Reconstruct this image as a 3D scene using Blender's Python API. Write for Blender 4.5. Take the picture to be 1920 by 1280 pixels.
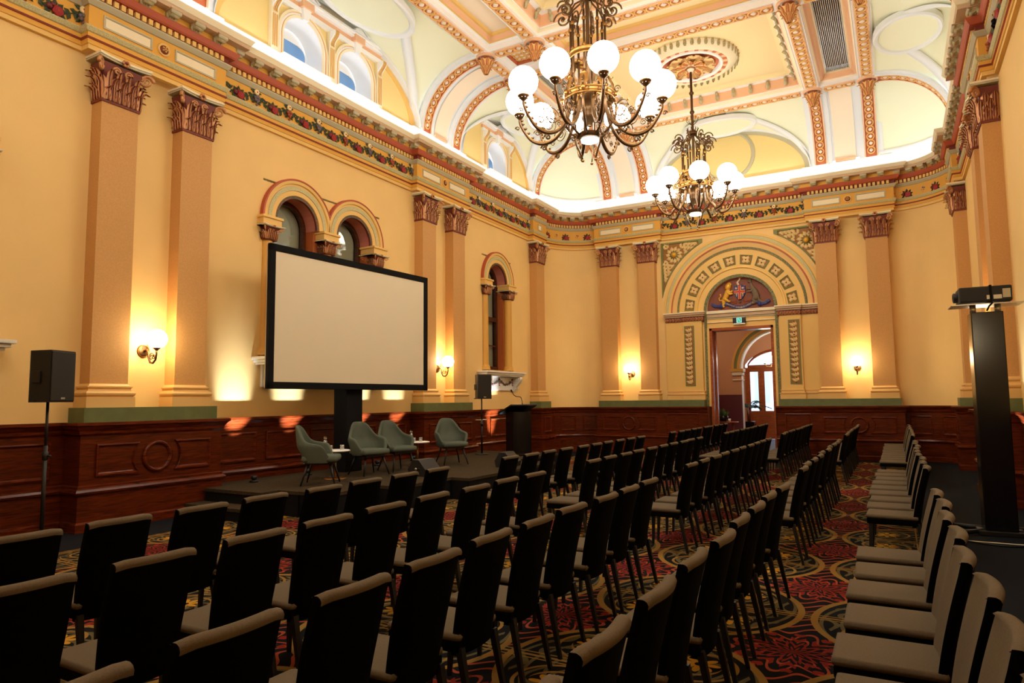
import bpy, bmesh, math, random
from mathutils import Vector, Matrix
random.seed(7)
PI = math.pi
sc = bpy.context.scene
COL = sc.collection
for _o in list(bpy.data.objects):
    bpy.data.objects.remove(_o, do_unlink=True)
sin, cos, sqrt = math.sin, math.cos, math.sqrt

# ------------------------------------------------------------------ camera, world, light levels, exposure
FPX = 1269.6
CAM = Vector((0.0, 0.0, 1.7))
_r = ((0.8704372, 0.4921791, -0.0099378), (-0.0511498, 0.0703454, -0.9962104), (-0.4896149, 0.8676470, 0.0864061))
cam_d = bpy.data.cameras.new('camera')
cam_d.sensor_width = 36.0
cam_d.lens = FPX / 1920 * 36
cam_d.clip_start = 0.05
cam_d.clip_end = 200
cam = bpy.data.objects.new('camera', cam_d)
COL.objects.link(cam)
cam.matrix_world = Matrix(((_r[0][0], -_r[1][0], -_r[2][0], CAM.x), (_r[0][1], -_r[1][1], -_r[2][1], CAM.y), (_r[0][2], -_r[1][2], -_r[2][2], CAM.z), (0, 0, 0, 1)))
sc.camera = cam
sc.view_settings.view_transform = 'Standard'
sc.view_settings.look = 'None'
sc.view_settings.gamma = 1
sc.view_settings.use_curve_mapping = False
sc.view_settings.exposure = 1.3
world = bpy.data.worlds.new('world')
sc.world = world
world.use_nodes = True
_bg = world.node_tree.nodes['Background']
_bg.inputs[0].default_value = (0.62, 0.80, 1.0, 1)
_bg.inputs[1].default_value = 2.2
GLOBE_E, GLOBE_C = 10.0, (1.0, 0.92, 0.76)
SCONCE_E, SCONCE_C = 22.0, (1.0, 0.80, 0.48)
COVE_E, COVE_C = 11.5, (0.96, 0.98, 1.0)
UPLIGHT_W, UPLIGHT_C = 260.0, (0.82, 0.91, 1.0)
try:
    sc.cycles.max_bounces = 8
    sc.cycles.diffuse_bounces = 5
    sc.cycles.glossy_bounces = 3
    sc.cycles.transmission_bounces = 6
    sc.cycles.transparent_max_bounces = 8
    sc.cycles.sample_clamp_indirect = 6.0
    sc.cycles.caustics_reflective = False
    sc.cycles.caustics_refractive = False
except Exception:
    pass

# ------------------------------------------------------------------ helpers
def lin(c):
    return tuple((x / 255 / 12.92 if x / 255 <= 0.04045 else ((x / 255 + 0.055) / 1.055) ** 2.4) for x in c)

def project(p):
    v = Vector(p) - CAM
    c = [sum(_r[i][k] * v[k] for k in range(3)) for i in range(3)]
    if c[2] < 0.05:
        return None
    return (FPX * c[0] / c[2] + 960, FPX * c[1] / c[2] + 640)

def seen(p, m=60):
    q = project(p)
    return q is not None and -m < q[0] < 1920 + m and -m < q[1] < 1280 + m

class MB:
    def __init__(s):
        s.v, s.f, s.m, s.s = [], [], [], []
        s.mats = []
    def mi(s, mat):
        if mat not in s.mats:
            s.mats.append(mat)
        return s.mats.index(mat)
    def add(s, vs, fs, mat, smooth=False, M=None):
        b = len(s.v)
        k = s.mi(mat)
        s.v += [tuple(M @ Vector(p)) if M is not None else tuple(p) for p in vs]
        for f in fs:
            s.f.append([i + b for i in f]); s.m.append(k); s.s.append(smooth)
        return s
    def merge(s, o, M=None):
        b = len(s.v)
        s.v += [tuple(M @ Vector(p)) if M is not None else p for p in o.v]
        mp = [s.mi(x) for x in o.mats]
        for f, k, q in zip(o.f, o.m, o.s):
            s.f.append([i + b for i in f]); s.m.append(mp[k]); s.s.append(q)
        return s
    def box(s, x0, x1, y0, y1, z0, z1, mat, M=None, bev=0):
        if bev <= 0:
            vs = [(x, y, z) for z in (z0, z1) for y in (y0, y1) for x in (x0, x1)]
            fs = [(0, 2, 3, 1), (4, 5, 7, 6), (0, 1, 5, 4), (2, 6, 7, 3), (0, 4, 6, 2), (1, 3, 7, 5)]
            return s.add(vs, fs, mat, False, M)
        b = min(bev, (x1 - x0) / 2.01, (y1 - y0) / 2.01, (z1 - z0) / 2.01)
        bm = bmesh.new()
        bmesh.ops.create_cube(bm, size=1)
        for v in bm.verts:
            v.co = Vector(((x0 + x1) / 2 + v.co.x * (x1 - x0), (y0 + y1) / 2 + v.co.y * (y1 - y0), (z0 + z1) / 2 + v.co.z * (z1 - z0)))
        bmesh.ops.bevel(bm, geom=list(bm.edges), offset=b, segments=2, profile=0.6, affect='EDGES')
        bm.verts.index_update()
        s.add([v.co[:] for v in bm.verts], [[v.index for v in f.verts] for f in bm.faces], mat, False, M)
        bm.free()
        return s
    def lathe(s, prof, n, mat, M=None, smooth=True, a0=0.0, a1=2 * PI, flute=None):
        full = abs(a1 - a0 - 2 * PI) < 1e-6
        cols = n if full else n + 1
        vs = []
        for j in range(cols):
            a = a0 + (a1 - a0) * j / n
            k = 1 + (flute[1] * cos(a * flute[0]) if flute else 0)
            for (r, z) in prof:
                vs.append((r * k * cos(a), r * k * sin(a), z))
        L = len(prof)
        fs = []
        for j in range(n):
            j2 = (j + 1) % cols
            for i in range(L - 1):
                q = [j * L + i, j2 * L + i, j2 * L + i + 1, j * L + i + 1]
                if prof[i][0] < 1e-6:
                    q = [q[0], q[2], q[3]]
                elif prof[i + 1][0] < 1e-6:
                    q = [q[0], q[1], q[2]]
                fs.append(q)
        return s.add(vs, fs, mat, smooth, M)
    def tube(s, pts, r, mat, n=6, M=None, closed=False, cap=True):
        pts = [Vector(p) for p in pts]
        N = len(pts)
        rs = r if isinstance(r, (list, tuple)) else [r] * N
        up = None
        vs = []
        for i, p in enumerate(pts):
            if closed:
                t = pts[(i + 1) % N] - pts[i - 1]
            else:
                t = pts[min(i + 1, N - 1)] - pts[max(i - 1, 0)]
            if t.length < 1e-9:
                t = Vector((0, 0, 1))
            t.normalize()
            if up is None:
                up = Vector((0, 0, 1)) if abs(t.z) < 0.9 else Vector((1, 0, 0))
            a = t.cross(up)
            if a.length < 1e-6:
                a = t.orthogonal()
            a.normalize()
            b = a.cross(t)
            up = b
            for j in range(n):
                w = 2 * PI * j / n
                vs.append(p + (a * cos(w) + b * sin(w)) * rs[i])
        fs = []
        for i in range(N if closed else N - 1):
            i2 = (i + 1) % N
            for j in range(n):
                j2 = (j + 1) % n
                fs.append((i * n + j, i * n + j2, i2 * n + j2, i2 * n + j))
        if cap and not closed:
            fs.append(list(range(n))[::-1])
            fs.append([(N - 1) * n + j for j in range(n)])
        return s.add(vs, fs, mat, True, M)
    def sphere(s, c, r, mat, n=8, m=6, M=None, sc3=(1, 1, 1)):
        vs = [(c[0], c[1], c[2] + r * sc3[2])]
        for i in range(1, m):
            for j in range(n):
                a, b = PI * i / m, 2 * PI * j / n
                vs.append((c[0] + r * sc3[0] * sin(a) * cos(b), c[1] + r * sc3[1] * sin(a) * sin(b), c[2] + r * sc3[2] * cos(a)))
        vs.append((c[0], c[1], c[2] - r * sc3[2]))
        fs = [(0, 1 + j, 1 + (j + 1) % n) for j in range(n)]
        for i in range(m - 2):
            for j in range(n):
                a, b = 1 + i * n + j, 1 + i * n + (j + 1) % n
                fs.append((a, a + n, b + n, b))
        e = len(vs) - 1
        fs += [(e, 1 + (m - 2) * n + (j + 1) % n, 1 + (m - 2) * n + j) for j in range(n)]
        return s.add(vs, fs, mat, True, M)
    def grid(s, P, mat, smooth=True, M=None, closeu=False):
        nu, nv = len(P), len(P[0])
        vs = [p for row in P for p in row]
        fs = []
        for i in range(nu if closeu else nu - 1):
            i2 = (i + 1) % nu
            for j in range(nv - 1):
                fs.append((i * nv + j, i2 * nv + j, i2 * nv + j + 1, i * nv + j + 1))
        return s.add(vs, fs, mat, smooth, M)
    def prism(s, poly, z0, z1, mat, M=None, smooth=False):
        n = len(poly)
        vs = [(x, y, z0) for x, y in poly] + [(x, y, z1) for x, y in poly]
        fs = [list(range(n))[::-1], [n + i for i in range(n)]] + [(i, (i + 1) % n, n + (i + 1) % n, n + i) for i in range(n)]
        return s.add(vs, fs, mat, smooth, M)
    def mesh(s, name):
        me = bpy.data.meshes.new(name)
        me.from_pydata([tuple(p) for p in s.v], [], s.f)
        for m in s.mats:
            me.materials.append(m)
        me.polygons.foreach_set('material_index', s.m)
        me.polygons.foreach_set('use_smooth', s.s)
        me.update()
        bm = bmesh.new()
        bm.from_mesh(me)
        bmesh.ops.recalc_face_normals(bm, faces=bm.faces)
        bm.to_mesh(me)
        bm.free()
        return me
    def build(s, name, parent=None, M=None, kind=None):
        return inst(name, s.mesh(name), parent, M, kind)

def inst(name, me, parent=None, M=None, kind=None):
    o = bpy.data.objects.new(name, me)
    COL.objects.link(o)
    if parent is not None:
        o.parent = parent
    if M is not None:
        o.matrix_local = M
    if kind:
        o['kind'] = kind
    return o

def tag(o, label, cat, group=None, kind=None):
    o['label'] = label
    o['category'] = cat
    if group:
        o['group'] = group
    if kind:
        o['kind'] = kind
    return o

def thing(name, label, cat, loc=(0, 0, 0), rz=0.0, group=None, kind=None):
    o = bpy.data.objects.new(name, None)
    COL.objects.link(o)
    o.location = loc
    o.rotation_euler = (0, 0, rz)
    o.empty_display_size = 0.1
    return tag(o, label, cat, group, kind)

def dup(root, loc, rz, label, group=None):
    def cp(o, par):
        c = o.copy()
        COL.objects.link(c)
        if par is not None:
            c.parent = par
        for ch in o.children:
            cp(ch, c)
        return c
    r = cp(root, None)
    r.location = loc
    r.rotation_euler = (0, 0, rz)
    r['label'] = label
    if group:
        r['group'] = group
    return r

T = Matrix.Translation
def RZ(a): return Matrix.Rotation(a, 4, 'Z')
def RY(a): return Matrix.Rotation(a, 4, 'Y')
def RX(a): return Matrix.Rotation(a, 4, 'X')
def SC(x, y=None, z=None):
    return Matrix.Diagonal((x, x if y is None else y, x if z is None else z, 1))

# ------------------------------------------------------------------ materials
def mat(name, c, rough=0.6, metal=0.0, spec=0.5, noise=0.0, nscale=8.0, bump=0.0, bscale=60.0, coat=0.0):
    m = bpy.data.materials.new(name)
    m.use_nodes = True
    nt = m.node_tree
    b = nt.nodes['Principled BSDF']
    c = lin(c)
    b.inputs['Base Color'].default_value = (*c, 1)
    b.inputs['Roughness'].default_value = rough
    b.inputs['Metallic'].default_value = metal
    b.inputs['Specular IOR Level'].default_value = spec
    if coat:
        b.inputs['Coat Weight'].default_value = coat
        b.inputs['Coat Roughness'].default_value = 0.15
    if noise or bump:
        tc = nt.nodes.new('ShaderNodeTexCoord')
    if noise:
        n = nt.nodes.new('ShaderNodeTexNoise')
        n.inputs['Scale'].default_value = nscale
        n.inputs['Detail'].default_value = 6
        nt.links.new(tc.outputs['Object'], n.inputs['Vector'])
        r = nt.nodes.new('ShaderNodeValToRGB')
        r.color_ramp.elements[0].position = 0.3
        r.color_ramp.elements[1].position = 0.7
        r.color_ramp.elements[0].color = (*[x * (1 - noise) for x in c], 1)
        r.color_ramp.elements[1].color = (*[min(1, x * (1 + noise)) for x in c], 1)
        nt.links.new(n.outputs['Fac'], r.inputs['Fac'])
        nt.links.new(r.outputs['Color'], b.inputs['Base Color'])
    if bump:
        n = nt.nodes.new('ShaderNodeTexNoise')
        n.inputs['Scale'].default_value = bscale
        n.inputs['Detail'].default_value = 4
        nt.links.new(tc.outputs['Object'], n.inputs['Vector'])
        bp = nt.nodes.new('ShaderNodeBump')
        bp.inputs['Strength'].default_value = bump
        bp.inputs['Distance'].default_value = 0.01
        nt.links.new(n.outputs['Fac'], bp.inputs['Height'])
        nt.links.new(bp.outputs['Normal'], b.inputs['Normal'])
    return m

def glow(name, c, e):
    m = bpy.data.materials.new(name)
    m.use_nodes = True
    nt = m.node_tree
    for n in list(nt.nodes):
        nt.nodes.remove(n)
    o = nt.nodes.new('ShaderNodeOutputMaterial')
    em = nt.nodes.new('ShaderNodeEmission')
    em.inputs[0].default_value = (*c, 1)
    em.inputs[1].default_value = e
    nt.links.new(em.outputs[0], o.inputs[0])
    return m

def clear(name, tint=(1, 1, 1), mixf=0.12, rough=0.02):
    m = bpy.data.materials.new(name)
    m.use_nodes = True
    nt = m.node_tree
    for n in list(nt.nodes):
        nt.nodes.remove(n)
    o = nt.nodes.new('ShaderNodeOutputMaterial')
    t = nt.nodes.new('ShaderNodeBsdfTransparent')
    t.inputs[0].default_value = (*tint, 1)
    g = nt.nodes.new('ShaderNodeBsdfGlossy')
    g.inputs['Roughness'].default_value = rough
    x = nt.nodes.new('ShaderNodeMixShader')
    x.inputs[0].default_value = mixf
    nt.links.new(t.outputs[0], x.inputs[1])
    nt.links.new(g.outputs[0], x.inputs[2])
    nt.links.new(x.outputs[0], o.inputs[0])
    return m

def wood(name, c1, c2, rough=0.28, scale=(1.2, 1.2, 14)):
    m = mat(name, (90, 30, 15), rough, spec=0.22, coat=0.05)
    nt = m.node_tree
    b = nt.nodes['Principled BSDF']
    tc = nt.nodes.new('ShaderNodeTexCoord')
    mp = nt.nodes.new('ShaderNodeMapping')
    mp.inputs['Scale'].default_value = scale
    n = nt.nodes.new('ShaderNodeTexNoise')
    n.inputs['Scale'].default_value = 2.2
    n.inputs['Detail'].default_value = 8
    n.inputs['Distortion'].default_value = 1.2
    r = nt.nodes.new('ShaderNodeValToRGB')
    r.color_ramp.elements[0].color = (*lin(c1), 1)
    r.color_ramp.elements[1].color = (*lin(c2), 1)
    r.color_ramp.elements[0].position = 0.3
    r.color_ramp.elements[1].position = 0.72
    nt.links.new(tc.outputs['Object'], mp.inputs['Vector'])
    nt.links.new(mp.outputs['Vector'], n.inputs['Vector'])
    nt.links.new(n.outputs['Fac'], r.inputs['Fac'])
    nt.links.new(r.outputs['Color'], b.inputs['Base Color'])
    return m

class S:
    """tiny math-node expression wrapper"""
    nt = None
    def __init__(s, o): s.o = o
    @staticmethod
    def op(kind, *a):
        n = S.nt.nodes.new('ShaderNodeMath')
        n.operation = kind
        for i, x in enumerate(a):
            if isinstance(x, S):
                S.nt.links.new(x.o, n.inputs[i])
            else:
                n.inputs[i].default_value = x
        return S(n.outputs[0])
    def __add__(s, b): return S.op('ADD', s, b)
    __radd__ = __add__
    def __sub__(s, b): return S.op('SUBTRACT', s, b)
    def __rsub__(s, b): return S.op('SUBTRACT', b, s)
    def __mul__(s, b): return S.op('MULTIPLY', s, b)
    __rmul__ = __mul__
    def __truediv__(s, b): return S.op('DIVIDE', s, b)
    def lt(s, b): return S.op('LESS_THAN', s, b)
    def gt(s, b): return S.op('GREATER_THAN', s, b)
    def abs(s): return S.op('ABSOLUTE', s)
    def sin(s): return S.op('SINE', s)
    def cos(s): return S.op('COSINE', s)
    def sqrt(s): return S.op('SQRT', s)
    def mod(s, b): return S.op('FLOORED_MODULO', s, b)
    def max(s, b): return S.op('MAXIMUM', s, b)
    def min(s, b): return S.op('MINIMUM', s, b)
    @staticmethod
    def atan2(a, b): return S.op('ARCTAN2', a, b)

def mixc(nt, fac, a, b):
    n = nt.nodes.new('ShaderNodeMix')
    n.data_type = 'RGBA'
    nt.links.new(fac.o, n.inputs['Factor'])
    for x, k in ((a, 6), (b, 7)):
        if isinstance(x, tuple):
            n.inputs[k].default_value = (*x, 1)
        else:
            nt.links.new(x, n.inputs[k])
    return n.outputs[2]

def carpet_material():
    m = mat('patterned_carpet', (18, 18, 22), 0.95, spec=0.1)
    nt = m.node_tree
    S.nt = nt
    b = nt.nodes['Principled BSDF']
    tc = nt.nodes.new('ShaderNodeTexCoord')
    sx = nt.nodes.new('ShaderNodeSeparateXYZ')
    nt.links.new(tc.outputs['Object'], sx.inputs[0])
    X, Y = S(sx.outputs[0]), S(sx.outputs[1])
    P = 1.72
    u = (X + 1.545 + P / 2 + 20 * P).mod(P) - P / 2
    v = (Y - 5.86 + P / 2 + 20 * P).mod(P) - P / 2
    r = (u * u + v * v).sqrt()
    a = S.atan2(v, u)
    u2 = (X + 1.545 + 20 * P).mod(P) - P / 2
    v2 = (Y - 5.86 + 20 * P).mod(P) - P / 2
    r2 = (u2 * u2 + v2 * v2).sqrt()
    a2 = S.atan2(v2, u2)
    inside = r.lt(0.80)
    ring = (r - 0.81).abs().lt(0.026)
    cross = u.abs().min(v.abs()).lt(0.014) .max((u.abs().min(v.abs()) - 0.05).abs().lt(0.008)) * r.lt(0.86)
    # daisies in the four quarters of each ring
    qu, qv = u.abs() - 0.36, v.abs() - 0.36
    qr = (qu * qu + qv * qv).sqrt()
    qa = S.atan2(qv, qu)
    daisy = qr.lt(((qa * 4.0).cos().abs() * 0.09) + 0.045) * qr.gt(0.03)
    # gold scrolls: spirals round the daisies
    spi = ((qr * 60.0 + qa * 2.0).sin() - 0.70).gt(0.0) * qr.gt(0.15) * qr.lt(0.30) * inside
    spi2 = ((r * 44.0 - a * 4.0).sin() - 0.80).gt(0.0) * r.gt(0.1) * inside
    # red palmettes between the rings
    lobes = ((a2 * 6.0).cos().abs() * 0.25) + 0.16
    pal = r2.lt(lobes) * ((r2 * 52.0 + (a2 * 12.0).cos() * 2.4).sin()).gt(0.05) * (1.0 - inside)
    ax = u.abs().min(v.abs())
    wav = ((r2 * 44.0 + (a2 * 8.0).sin() * 3.4).sin()).gt(0.74) * (1.0 - inside) * r2.gt(0.18)
    leafin = ((r * 36.0 + (a * 8.0).sin() * 3.0).sin()).gt(0.72) * inside * r.lt(0.74)
    red, red2, gold, ygold, olive = lin((124, 34, 24)), lin((150, 66, 42)), lin((140, 106, 50)), lin((188, 136, 40)), lin((92, 82, 54))
    base = lin((15, 15, 18))
    c = mixc(nt, leafin, base, olive)
    c = mixc(nt, wav, c, red2)
    c = mixc(nt, pal, c, red)
    c = mixc(nt, spi2, c, olive)
    c = mixc(nt, spi, c, gold)
    c = mixc(nt, cross, c, gold)
    c = mixc(nt, daisy, c, ygold)
    c = mixc(nt, ring, c, gold)
    nt.links.new(c, b.inputs['Base Color'])
    return m

def rope_mat(name, c1, c2, k=40):
    m = mat(name, c1, 0.6)
    nt = m.node_tree
    b = nt.nodes['Principled BSDF']
    tc = nt.nodes.new('ShaderNodeTexCoord')
    v = nt.nodes.new('ShaderNodeTexVoronoi')
    v.inputs['Scale'].default_value = k
    r = nt.nodes.new('ShaderNodeValToRGB')
    r.color_ramp.interpolation = 'CONSTANT'
    r.color_ramp.elements[0].color = (*lin(c2), 1)
    r.color_ramp.elements[1].color = (*lin(c1), 1)
    r.color_ramp.elements[1].position = 0.42
    nt.links.new(tc.outputs['Object'], v.inputs['Vector'])
    nt.links.new(v.outputs['Distance'], r.inputs['Fac'])
    nt.links.new(r.outputs['Color'], b.inputs['Base Color'])
    return m

M_WALL = mat('ochre_wall_paint', (238, 200, 130), 0.7, noise=0.03, nscale=1.2, bump=0.05)
M_PIL = mat('speckled_pilaster_paint', (204, 152, 88), 0.65, noise=0.07, nscale=45)
M_PILB = mat('pilaster_base_paint', (226, 182, 112), 0.6)
M_GREEN = mat('green_marbled_plinth', (98, 108, 64), 0.5, noise=0.12, nscale=6)
M_OCH = mat('deep_ochre', (222, 166, 66), 0.6)
M_OCH2 = mat('light_ochre', (232, 190, 110), 0.6)
M_RED = mat('brick_red_moulding', (178, 82, 50), 0.55)
M_DRED = mat('dark_red_line', (120, 44, 30), 0.6)
M_GREY = mat('grey_green_moulding', (188, 180, 150), 0.6)
M_BAND = rope_mat('grey_green_diaper_band', (200, 190, 140), (174, 170, 126), 60)
M_CREAM = mat('cream_plaster', (238, 226, 194), 0.6)
M_TAUPE = mat('taupe_corona', (196, 166, 134), 0.6)
M_MODL = mat('modillion_grey_green', (176, 166, 128), 0.6, noise=0.25, nscale=25)
M_DEEP = mat('shadow_brown_coffer', (120, 92, 60), 0.7)
M_WHITE = mat('white_plaster', (242, 242, 242), 0.6)
M_PALE = mat('pale_green_vault', (234, 236, 206), 0.65)
M_YEL = mat('yellow_ceiling_panel', (242, 222, 170), 0.65)
M_PEACH = mat('peach_ceiling_panel', (243, 226, 200), 0.65)
M_PINK = mat('orange_pink_frieze', (232, 182, 142), 0.65)
M_CBAND = mat('blue_white_rib', (226, 230, 232), 0.6)
M_TERRA = mat('terracotta_ground', (190, 104, 66), 0.65)
M_GOLD = mat('gilded_relief', (226, 178, 104), 0.45, metal=0.25)
M_ROS = mat('rosette_white', (238, 222, 204), 0.6)
M_LUN = mat('lunette_wall_ochre', (238, 212, 142), 0.7)
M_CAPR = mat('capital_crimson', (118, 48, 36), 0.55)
M_CAPG = mat('capital_gold_leaf', (204, 146, 98), 0.42, metal=0.3)
M_WOOD = wood('mahogany_panelling', (56, 18, 6), (110, 43, 14))
M_WOODL = wood('mahogany_mould', (62, 20, 7), (118, 48, 18), 0.24)
M_DOORW = wood('oiled_door_timber', (132, 62, 28), (178, 96, 48), 0.35)
M_FLOOR = mat('dark_navy_carpet', (24, 26, 32), 0.95, spec=0.1, noise=0.25, nscale=90)
M_CARPET = carpet_material()
M_STAGE = mat('stage_carpet_olive', (62, 52, 38), 0.95, spec=0.1, noise=0.25, nscale=30, bump=0.3, bscale=150)
M_BLACK = mat('black_cloth', (10, 10, 12), 0.85, spec=0.2)
M_BLKG = mat('black_gloss', (12, 12, 14), 0.22)
M_BLKM = mat('black_metal', (9, 9, 10), 0.5)
M_FAB = mat('taupe_seat_fabric', (100, 87, 70), 0.9, spec=0.15, noise=0.1, nscale=120, bump=0.2, bscale=300)
M_FABD = mat('charcoal_back_shaded_side_fabric', (6, 6, 7), 0.95, spec=0.05, noise=0.15, nscale=120)
M_TUB = mat('grey_green_tub_fabric', (92, 100, 90), 0.92, spec=0.12, noise=0.16, nscale=140, bump=0.25, bscale=320)
M_BRONZE = mat('antique_bronze', (96, 68, 40), 0.38, metal=0.7)
M_BRASS = mat('bright_brass', (150, 106, 52), 0.34, metal=0.75)
M_STEEL = mat('brushed_steel', (190, 186, 178), 0.3, metal=0.8)
M_SCREEN = mat('projection_fabric', (226, 214, 188), 0.9, spec=0.1)
M_GLOBE = glow('opal_globe_light', GLOBE_C, GLOBE_E)
M_SGLOBE = glow('opal_sconce_light', SCONCE_C, SCONCE_E)
M_COVE = glow('cove_led', COVE_C, COVE_E)
M_LED = glow('white_led', (0.86, 1.0, 0.95), 7.0)
M_GLASS = clear('clear_glass')
M_DGLASS = clear('window_glass', (0.85, 0.9, 0.88), 0.09, 0.06)
M_BGLASS = clear('blue_frosted_glass', (0.22, 0.42, 0.80), 0.08, 0.2)
M_BLIND = mat('grey_roller_blind', (168, 164, 142), 0.85)
M_SASH = wood('dark_sash_timber', (58, 30, 18), (96, 52, 30), 0.35)
M_REVEAL = mat('pink_reveal_paint', (206, 128, 112), 0.6)
M_ORANGE = mat('orange_brown_pier', (178, 96, 46), 0.6)
M_COLY = mat('yellow_column', (214, 160, 66), 0.5)
M_MARBLE = mat('white_marble_console', (226, 222, 214), 0.45, noise=0.06, nscale=5)
M_LEAF = mat('garland_leaf_green', (52, 66, 42), 0.6)
M_ROSE = mat('garland_rose_red', (158, 28, 28), 0.5)
M_FRUIT = mat('garland_fruit_maroon', (112, 40, 42), 0.5)
M_GRAPE = mat('garland_grape_grey', (112, 100, 108), 0.5)
M_RUST = mat('garland_rust_berry', (162, 78, 46), 0.5)
M_DAISY = mat('garland_daisy_cream', (240, 214, 160), 0.5)
M_RELG = mat('panel_ground_olive', (124, 112, 58), 0.6)
M_RELB = mat('panel_ground_brown', (150, 98, 40), 0.6)
M_BUFF = mat('buff_acanthus', (222, 190, 128), 0.5)
M_BUFFD = mat('shadowed_acanthus', (178, 128, 74), 0.5)  # darker gold paints relief shade along the rose leaf centres
M_GFRAME = mat('sage_green_frame', (122, 124, 66), 0.6)
M_TYMP = mat('tympanum_umber', (128, 66, 42), 0.6, noise=0.12, nscale=8)
M_GDOT = rope_mat('green_dotted_border', (92, 96, 58), (150, 140, 84), 40)
M_BLUE = mat('heraldic_blue', (34, 42, 110), 0.5)
M_HRED = mat('heraldic_red', (190, 40, 36), 0.5)
M_ROO = mat('kangaroo_grey_brown', (112, 92, 70), 0.6)
M_LION = mat('lion_gold', (220, 164, 50), 0.4, metal=0.2)
M_FLESH = mat('crest_arm_pink', (226, 190, 168), 0.5)
M_LETTER = mat('gold_lettering', (222, 200, 140), 0.5)
# ------------------------------------------------------------------ plan of the hall
XL, XR, YF, YN = -9.97, 1.67, 21.04, -1.02
XC, YC, RC = -4.15, 10.01, 1.5
A1, A2, B1, B2, CC, CN = 5.57, 6.84, 13.18, 14.47, 19.12, 0.90
PU = (-3.9, -2.62, 2.62, 3.9)
DXC = -3.97                                     # centre line of the doorcase

def WM(side, s):
    if side == 'left': return T((XL, s, 0))
    if side == 'back': return T((s, YF, 0)) @ RZ(-PI / 2)
    if side == 'right': return T((XR, s, 0)) @ RZ(PI)
    return T((s, YN, 0)) @ RZ(PI / 2)

def arc(cx, cy, r, a0, a1, n):
    return [(cx + r * cos(a0 + (a1 - a0) * i / n), cy + r * sin(a0 + (a1 - a0) * i / n)) for i in range(n + 1)]

def outline(step, L, F, R, N, n=20):
    p = []
    for a, b in L:
        p += [(XL, a), (XL + step, a), (XL + step, b), (XL, b)]
    p += arc(XL + RC, YF - RC, RC, PI, PI / 2, n)
    for a, b in F:
        p += [(a, YF), (a, YF - step), (b, YF - step), (b, YF)]
    p += arc(XR - RC, YF - RC, RC, PI / 2, 0, n)
    for a, b in reversed(R):
        p += [(XR, b), (XR - step, b), (XR - step, a), (XR, a)]
    p += arc(XR - RC, YN + RC, RC, 0, -PI / 2, n)
    for a, b in reversed(N):
        p += [(b, YN), (b, YN + step), (a, YN + step), (a, YN)]
    p += arc(XL + RC, YN + RC, RC, -PI / 2, -PI, n)
    return p

def offs(path, o, closed):
    n = len(path)
    out = []
    for i in range(n):
        ns = []
        for a, b in ((i - 1, i), (i, i + 1)):
            if not closed and (a < 0 or b >= n):
                continue
            p, q = path[a % n], path[b % n]
            dx, dy = q[0] - p[0], q[1] - p[1]
            l = math.hypot(dx, dy)
            if l > 1e-9:
                ns.append((dy / l, -dx / l))
        if len(ns) == 2:
            d = 1 + ns[0][0] * ns[1][0] + ns[0][1] * ns[1][1]
            m = ((ns[0][0] + ns[1][0]) / max(d, 0.2), (ns[0][1] + ns[1][1]) / max(d, 0.2))
        else:
            m = ns[0]
        out.append((path[i][0] + m[0] * o, path[i][1] + m[1] * o))
    return out

def sweep(mb, path, prof, mats, closed=True, smooth=False, M=None):
    rows = [[(x, y, z) for x, y in offs(path, o, closed)] for o, z in prof]
    n = len(path)
    for k in range(len(prof) - 1):
        vs = rows[k] + rows[k + 1]
        fs = [(i, (i + 1) % n, n + (i + 1) % n, n + i) for i in range(n if closed else n - 1)]
        mb.add(vs, fs, mats[k] if isinstance(mats, list) else mats, smooth, M)

def clean(p):
    q = [p[0]]
    for a in p[1:]:
        if math.hypot(a[0] - q[-1][0], a[1] - q[-1][1]) > 1e-4:
            q.append(a)
    if math.hypot(q[0][0] - q[-1][0], q[0][1] - q[-1][1]) < 1e-4:
        q.pop()
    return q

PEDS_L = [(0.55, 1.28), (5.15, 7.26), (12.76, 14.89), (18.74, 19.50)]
PEDS_F = [(XC - 4.30, XC - 2.20), (XC + 2.20, XC + 4.30)]
ENT = clean(outline(0.17, PEDS_L, PEDS_F, PEDS_L, PEDS_F))

# ------------------------------------------------------------------ floor
mb = MB()
mb.box(XL - 0.6, XR + 0.6, YN - 0.5, YF + 0.02, -0.12, 0.0, M_FLOOR)
floor = tag(mb.build('floor', kind='structure'), 'dark navy carpeted floor margin of the hall', 'floor')
mb = MB()
mb.box(-8.5, 0.22, 0.2, 19.95, 0.0, 0.006, M_CARPET)
mb.build('patterned_carpet', floor)

# ------------------------------------------------------------------ walls
WIN_R, WIN_HB, WIN_Z0, WIN_ZS = 0.52, 0.80, 2.56, 5.13
WINS = [3.22, 9.2, 10.8, 16.80]

def flat_wall(mb, m, u0, u1, z0, z1, wins, M):
    def q(a, b, c, d):
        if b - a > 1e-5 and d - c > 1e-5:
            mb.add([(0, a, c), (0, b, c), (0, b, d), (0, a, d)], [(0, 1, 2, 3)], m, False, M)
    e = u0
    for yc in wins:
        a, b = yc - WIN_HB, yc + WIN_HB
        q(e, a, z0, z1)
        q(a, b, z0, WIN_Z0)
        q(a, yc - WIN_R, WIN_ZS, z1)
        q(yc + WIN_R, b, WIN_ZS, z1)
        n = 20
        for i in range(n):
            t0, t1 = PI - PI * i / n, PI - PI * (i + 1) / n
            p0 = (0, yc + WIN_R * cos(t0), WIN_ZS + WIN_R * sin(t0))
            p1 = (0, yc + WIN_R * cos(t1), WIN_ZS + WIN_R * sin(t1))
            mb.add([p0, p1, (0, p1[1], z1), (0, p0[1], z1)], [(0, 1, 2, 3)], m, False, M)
        e = b
    q(e, u1, z0, z1)

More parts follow.
